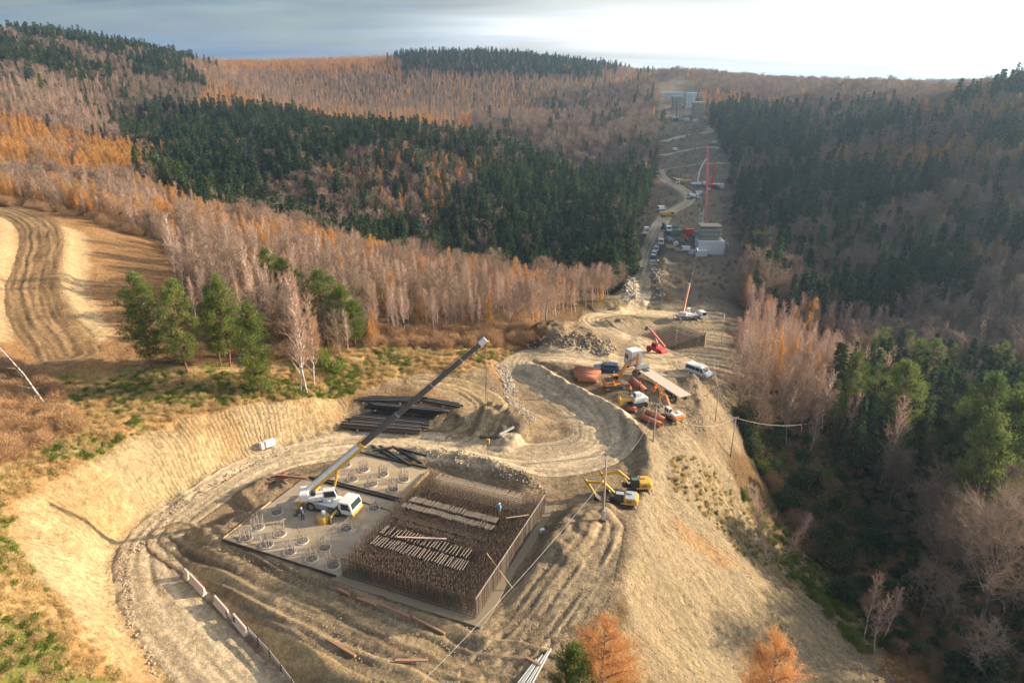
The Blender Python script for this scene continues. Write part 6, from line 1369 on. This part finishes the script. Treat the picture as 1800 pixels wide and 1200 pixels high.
# ------------------------------------------------------------------ single trees round the site
BIGP = [(h,)+pine(300+i, h, w, 150, 80, .82, f, .5) for i, (h, w, f) in enumerate(((14.,.25,.16),(14.5,.23,.2),(15.,.22,.22),(13.,.19,.12)))]
def stand(name, label, px, py, pr, h, group=None, turn=None, wide=1.0, cat='tree'):
    p = spot(px,py); s = h/pr[0]; return plant(name, label, cat, (p.x,p.y,p.z-.1), pr, R.uniform(0,6.28) if turn is None else turn, (s*wide,s*wide,s), group)
def hpx(px, py, top):
    p = spot(px,py); return lift(p.x,p.y,top)-p.z
for (px,py,top,i,w,lab) in ((266,644,486,0,.86,'broad green pine, leftmost of the row beside the sandy field'),(330,655,495,1,.84,'bright green pine with bare lower trunk, second of the row by the field'),(404,644,487,2,.84,'dark green pine with twin stems, third of the row by the field'),(455,690,535,3,.9,'slim green pine at the edge of the cut slope beside the birch'),
        (388,640,505,1,.75,'dark green pine standing close behind the third one of the row'),(476,520,440,0,1.1,'small round green pine among the pink birches, left one of the chain'),(503,530,455,1,1.1,'small round green pine among the pink birches, middle one of the chain'),(528,545,475,2,1.0,'small round green pine among the pink birches, right one of the chain'),(570,590,478,0,1.2,'dark green pine behind the leaning birch, left one of the pair'),(608,605,503,2,1.3,'dark green pine behind the leaning birch, right one of the pair'),(625,608,530,1,1.2,'lower dark green pine at the edge of the brown scrub'),
        (1760,820,680,1,1.0,'tall bright green pine near the right edge'),(1700,850,665,0,.9,'bright green pine in the middle of the ravine wood'),(1690,960,735,2,.8,'bright green pine with long trunk above the ravine'),(1560,800,640,1,.9,'green pine with orange trunk at the left of the ravine wood'),(1730,930,700,3,1.0,'slender bright green pine above the bare trees')):
    stand('pine_tree', lab, px, py, BIGP[i], hpx(px,py,top), wide=w)
BIGB = [(h,)+bare_tree(320+i, h, .22, .16, 34, 14, 6, 2.0, .026, M_birch_bark, M_birch_twig, True, .0065) for i, h in enumerate((17.,15.))]
for (px,py,top,i,lab) in ((540,692,485,0,'tall white birch with pink twigs at the rim of the cut slope'),(528,688,500,1,'white birch close beside the tall one at the rim of the cut slope'),(552,680,520,1,'thin white birch right of the tall one at the rim'),(312,508,375,0,'tall white birch at the corner of the sandy field'),(322,520,400,1,'white birch leaning beside the tall one at the field corner'),(440,560,430,1,'white birch among the pink stand above the pines'),(368,505,385,0,'tall white birch rising from the pink stand by the field')):
    stand('birch_tree', lab, px, py, BIGB[i], hpx(px,py,top))
for (px,py,top,i,tilt,lab) in ((1470,800,690,1,.22,'pale birch leaning to the right in front of the dark spruces'),(1543,860,700,0,.04,'crooked pale birch standing before the ravine pines'),(1350,985,850,1,-.25,'pale dead birch leaning over the dark hollow'),(1372,990,900,1,.4,'short pale dead birch leaning over the scrub in the hollow')):
    o = stand('birch_tree', lab, px, py, BIGB[i], hpx(px,py,top)); o.rotation_euler = (0, tilt, 0)
BARE = [(h,)+bare_tree(340+i, h, .40, .18, 34, 16, 7, 1.2, .03, M_grey_bark, M_beech_twig, False, .012) for i, h in enumerate((15.,14.))]
for (px,py,top,i,lab) in ((1625,960,820,0,'wide leafless tree with pale twigs above the dark ravine'),(1720,1110,880,1,'tall leafless tree with many stems at the right edge'),(1775,1060,850,0,'leafless tree with reddish twigs at the far right edge'),(1680,1040,890,1,'leafless tree with dark stems beside the evergreen bushes'),(1640,1010,870,1,'thin leafless tree left of the many-stemmed one'),(1745,960,820,0,'leafless tree below the slender pine'),(1560,900,790,1,'leafless tree at the upper rim of the ravine')):
    stand('beech_tree', lab, px, py, BARE[i], hpx(px,py,top))
# orange tree and small pine in the foreground, and one more at the bottom edge
ORT = bare_tree(360, 9.0, .36, .08, 46, 24, 9, 1.25, .02, M_grey_bark, M_rust, True, .012)
rg = np.random.default_rng(362); lf = TB(); vs = np.empty(len(ORT[1].vertices)*3); ORT[1].vertices.foreach_get('co', vs); vs = vs.reshape(-1,3); vs = vs[2::3] if False else vs
pk = vs[rg.integers(0, len(vs), 8000)]+rg.normal(size=(8000,3))*.14; lf.leaf(pk, rg.uniform(.04,.09,8000), rg); ORL = lf.mesh('leaves', M_rust)
def orange_tree(x, y, top, lab, w=1.0):
    z = gz(x,y); h = lift(x,y,top)-z; t = thing('autumn_tree', lab, 'tree', (x,y,z-.1), 1.0, None, (h/9*w,h/9*w,h/9)); link('trunk', ORT[0], t); c = link('crown', ORT[1], t); link('leaves', ORL, c)
orange_tree(7.8, 45.5, 1112, 'bright orange autumn tree at the bottom edge below the muddy bench', 1.5); orange_tree(22.6, 45.0, 1142, 'small orange autumn tree at the bottom edge on the spoil slope', .75)
p = Vector((5.2,44.0,0)); p.z = gz(p.x,p.y); h_ = lift(p.x,p.y,1140)-p.z; plant('pine_tree', 'small green pine in front of the orange autumn tree', 'tree', p, BIGP[3], 1.0, (h_/13*.9,h_/13*.9,h_/13))
# fallen birch stems at the left edge
for (a,b,za,lab) in (((84,718),(-4,607),4.2,'white birch stem leaning out to the left edge above the cut slope'),((20,695),(-6,660),2.0,'second white birch stem lying at the left edge')):
    P_ = spot(*a); q = ray(*b); ty = P_.y+3; Q_ = Vector((q[0]/q[1]*ty, ty, CAMH+q[2]/q[1]*ty)); t = thing('fallen_birch', lab, 'fallen tree', P_); d_ = Q_-P_
    tb = TB(); tb.tube([np.array((0,0,0.)), np.array(d_*.5)+np.array((.2,.1,.3)), np.array(d_)], [.16,.11,.05], 7); link('stem', tb.mesh('stem', M_birch_bark), t); rg = np.random.default_rng(9); bt = TB()
    for i in range(14): f = rg.uniform(.3,1); c = np.array(d_)*f; bt.tube([c, c+rg.normal(size=3)*.8+np.array((0,0,.2))], [.03,.008], 3)
    link('branch', bt.mesh('branch', M_birch_bark), t)

# ------------------------------------------------------------------ shrubs one can tell apart
SHR = [(bush(400+i, 1.5, 2.0, 900, .035, M_shrub, .6),) for i in range(3)]; GSH = [(bush(410+i, 1.2, 1.2, 900, .07, M_green, .4),) for i in range(2)]; RSH = [(bush(420+i, 1.4, 1.5, 1000, .035, leaf_material('russet_scrub', (.40,.24,.125), (.52,.33,.18), .2), .55),) for i in range(2)]; DSH = [(bush(430+i, 1.6, 2.6, 1100, .16, M_spruce, .5),) for i in range(2)]
def shrub(px, py, me_, s, lab, name='shrub'):
    p = spot(px,py); o = link(name, me_); o.location = (p.x,p.y,p.z-.1); o.scale = (s,)*3; o.rotation_euler = (0,0,R.uniform(0,6)); tag(o, lab, 'shrub', 'shrubs')
for (px,py,s,k,lab) in ((1480,1055,1.7,2,'dark evergreen bush at the bottom of the ravine, left one'),(1612,1060,2.0,2,'dark evergreen bush below the leafless trees, middle one'),(1660,1075,1.6,2,'dark evergreen bush beside the middle one'),(1515,1040,1.2,2,'low evergreen bush next to the left one in the ravine'),(1720,1190,1.6,2,'evergreen bush at the bottom right corner'),(1290,683,1.0,0,'small yellow-green bush on the slope below the minibus'),(1060,688,.7,1,'low russet bush in the pipe yard'),(560,640,2.2,0,'tall green-brown bush right of the white birch'),(590,655,1.8,0,'lower green-brown bush right of the white birch')):
    shrub(px, py, (GSH[0] if k == 0 else RSH[0] if k == 1 else DSH[0])[0], s, lab)
# stones: angular lumps
def rock(seed, flat=.7):
    rg = np.random.default_rng(seed); bm = bmesh.new(); bmesh.ops.create_icosphere(bm, subdivisions=1, radius=.5)
    for v in bm.verts: v.co *= rg.uniform(.6,1.2); v.co.z *= flat
    me = bpy.data.meshes.new('stone'); bm.to_mesh(me); bm.free(); return me
def rocks(mat, s0): 
    out = []
    for i in range(4): m_ = rock(s0+i); m_.materials.append(mat); out.append((m_,))
    return out
PALE = rocks(paint('pale_stone', (.40,.355,.29), .95, 0, .2, 1.0), 500); TAN = rocks(paint('tan_stone', (.36,.28,.18), .95, 0, .3, 1.0), 510); GREYR = rocks(paint('grey_stone', (.22,.195,.16), .95, 0, .3, 1.0), 520)
# ------------------------------------------------------------------ scrub, grass, stones: masses
def scatter_poly(name, poly, n_, protos, smin, smax, label, cat, seed, z=-.05, cond=None):
    rg = np.random.default_rng(seed); P_ = PW(*poly); x = rg.uniform(P_[:,0].min(), P_[:,0].max(), n_*4); y = rg.uniform(P_[:,1].min(), P_[:,1].max(), n_*4); m = in_poly(x, y, P_)
    if cond is not None: m &= cond(x, y)
    x, y = x[m][:n_], y[m][:n_]; k = len(x)
    return scatter_object(name, np.stack([x, y, hgt(x,y,TOPZ)+z],1), rg.uniform(0,6.28,k), rg.uniform(smin,smax,k), rg.integers(0,len(protos),k), protos, label, cat)
off = lambda x, y: hgt(x, y, ROADMASK) < .05
GR = [(bush(440+i, .55, .5, 260, .03, M_grass, .35),) for i in range(3)]; GG = [(bush(450+i, .5, .35, 240, .05, M_green, .22),) for i in range(2)]
MEAD = ((-60,650),(60,668),(240,655),(400,655),(560,650),(640,606),(800,594),(925,594),(880,635),(820,655),(740,652),(640,686),(540,699),(440,709),(330,732),(230,766),(130,815),(40,875),(10,935),(60,1010),(140,1100),(215,1195),(-60,1230))
scatter_poly('dry_grass', MEAD, 3600, GR, .5, 1.2, 'tufts of dry tan grass on the meadow above the cut slope', 'grass', 1)
scatter_poly('green_grass', MEAD, 3600, GG, .6, 1.5, 'patches of green herbs on the meadow above the cut slope', 'grass', 2, cond=lambda x, y: fbm(x/5.5, y/5.5, 51, 4) > .53)
scatter_poly('russet_scrub', ((-60,640),(30,640),(110,690),(150,760),(60,800),(-60,830)), 260, RSH, .5, 1.3, 'russet brown scrub at the left edge above the cut slope', 'scrub', 3)
scatter_poly('russet_scrub', ((640,585),(760,580),(880,575),(930,570),(935,600),(860,612),(760,615),(650,610)), 330, RSH+SHR[:1], .5, 1.2, 'russet brown scrub at the foot of the birch slope', 'scrub', 4)
scatter_poly('brown_scrub', ((110,366),(200,388),(285,428),(330,505),(345,560),(480,650),(560,650),(620,610),(560,600),(430,580),(335,500),(290,415),(200,375)), 300, SHR, .6, 1.4, 'brown bushes along the field edge and under the birches', 'scrub', 5)
scatter_poly('brown_scrub', ((-60,330),(110,350),(210,372),(280,405),(270,430),(190,400),(100,378),(-60,356)), 240, SHR, .8, 1.5, 'brown bushes along the upper edge of the sandy field', 'scrub', 6)
scatter_poly('ravine_scrub', ((1310,700),(1340,730),(1390,800),(1500,860),(1560,960),(1480,1010),(1540,1120),(1700,1230),(1850,1230),(1850,880),(1600,820),(1450,760),(1340,690)), 2200, SHR+GSH+DSH[:1], .3, .9, 'dark tangled scrub on the floor of the ravine', 'scrub', 7)
scatter_poly('ravine_scrub', ((1296,735),(1320,800),(1370,880),(1430,980),(1500,1010),(1560,960),(1500,880),(1400,810),(1330,740)), 420, SHR+DSH[:1]+GSH, .8, 1.8, 'dense dark thicket in the hollow below the spoil slope', 'scrub', 11)
scatter_poly('ravine_scrub', ((1300,640),(1330,700),(1420,800),(1480,800),(1400,660),(1320,620)), 500, SHR+RSH, .4, .9, 'russet scrub under the birches by the slope', 'scrub', 8)
scatter_poly('valley_scrub', ((1090,515),(1110,470),(1118,430),(1150,300),(1160,210),(1225,200),(1285,300),(1295,420),(1300,500),(1230,540),(1150,530)), 900, SHR+GR[:1], .3, .9, 'thin dry grass on the valley clearing', 'grass', 9, cond=off)
scatter_poly('slope_stones', ((1260,800),(1330,850),(1400,930),(1480,1040),(1600,1200),(1500,1200),(1420,1060),(1320,930)), 900, TAN+GREYR[:2], .12, .5, 'stones and clods along the foot of the spoil slope', 'stones', 31, .02)
scatter_poly('slope_grass', ((1290,830),(1360,900),(1440,1000),(1560,1130),(1520,1150),(1400,1020),(1310,900)), 500, GG+GSH+GR, .4, .9, 'green weeds along the foot of the spoil slope', 'weeds', 32)
scatter_poly('slope_grass', ((1180,800),(1260,830),(1330,920),(1430,1050),(1380,1030),(1260,930),(1170,850)), 420, GR+GG, .4, 1.0, 'sparse grass on the upper spoil slope', 'grass', 10)
scatter_poly('rubble', ((640,782),(720,790),(800,795),(880,815),(960,850),(965,868),(900,850),(820,826),(740,815),(650,800)), 520, PALE[:2]+TAN[:3], .12, .42, 'pale stone rubble along the road behind the rebar cage', 'rubble', 21, .08)
scatter_poly('rubble', ((885,690),(905,690),(945,740),(935,755),(905,725)), 150, PALE, .15, .45, 'pale stone rubble in the roadside drain by the mound', 'rubble', 22, .05); scatter_poly('rubble', ((868,640),(890,645),(910,690),(890,690)), 160, PALE, .2, .6, 'pale stones along the roadside under the grassy knoll', 'rubble', 23, .05)
scatter_poly('spoil_stones', ((1120,900),(1145,830),(1200,800),(1290,905),(1440,1062),(1520,1200),(1010,1230),(1105,1085),(1112,1000)), 1300, TAN, .08, .32, 'stones strewn over the spoil slope', 'stones', 24, .03)
scatter_poly('site_stones', ((330,960),(450,940),(620,1020),(840,1105),(980,920),(1100,900),(1110,1000),(1080,1100),(960,1200),(640,1200),(430,1020)), 2600, TAN, .06, .24, 'clods and stones on the muddy bench', 'stones', 25, .02)
scatter_poly('cut_stones', ((205,985),(300,890),(400,832),(480,795),(490,803),(400,845),(310,905),(230,990),(240,1090),(290,1190),(270,1190),(225,1100)), 700, TAN, .12, .5, 'fallen clods at the foot of the cut slope', 'stones', 26, .02)
scatter_poly('rock_heap', ((920,605),(960,590),(1010,588),(1090,615),(1070,628),(990,615),(930,615)), 300, GREYR[:2]+TAN, .2, .8, 'grey rock heap beside the upper road', 'rocks', 27, .15)
scatter_poly('rock_heap', ((1140,462),(1160,462),(1168,520),(1145,528)), 300, GREYR+PALE[:1], .5, 1.8, 'grey rubble heap along the valley road', 'rocks', 28, .3); scatter_poly('rock_heap', ((1098,490),(1115,492),(1118,525),(1095,530)), 160, PALE, .5, 1.6, 'pale rubble heap at the forest edge by the valley road', 'rocks', 29, .3)
scatter_poly('bench_stones', ((1200,610),(1290,620),(1300,680),(1240,760),(1160,760),(1080,700),(1180,700),(1240,660)), 700, TAN+PALE[:1], .15, .55, 'stones on the rough ground round the minibus', 'stones', 30, .03, cond=off)
# ------------------------------------------------------------------ the air
zlo = float(GZ.min())-1.0; zhi = float(GZ.max())+32
hz = MB().box((250,2960,(zlo+zhi)/2),(9900,6100,zhi-zlo)).build('haze', bpy.data.materials.new('haze_air')); hz['kind'] = 'stuff'; hz['label'] = 'pale autumn haze filling the valley'; hz['category'] = 'haze'
hm_ = hz.data.materials[0]; hm_.use_nodes = True; hn = hm_.node_tree; hn.nodes.clear(); ho = N(hn, 'ShaderNodeOutputMaterial'); pv = N(hn, 'ShaderNodeVolumePrincipled'); pv.inputs['Color'].default_value = (.50,.73,1.0,1); pv.inputs['Density'].default_value = HAZE; pv.inputs['Anisotropy'].default_value = .6; hn.links.new(pv.outputs[0], ho.inputs['Volume'])
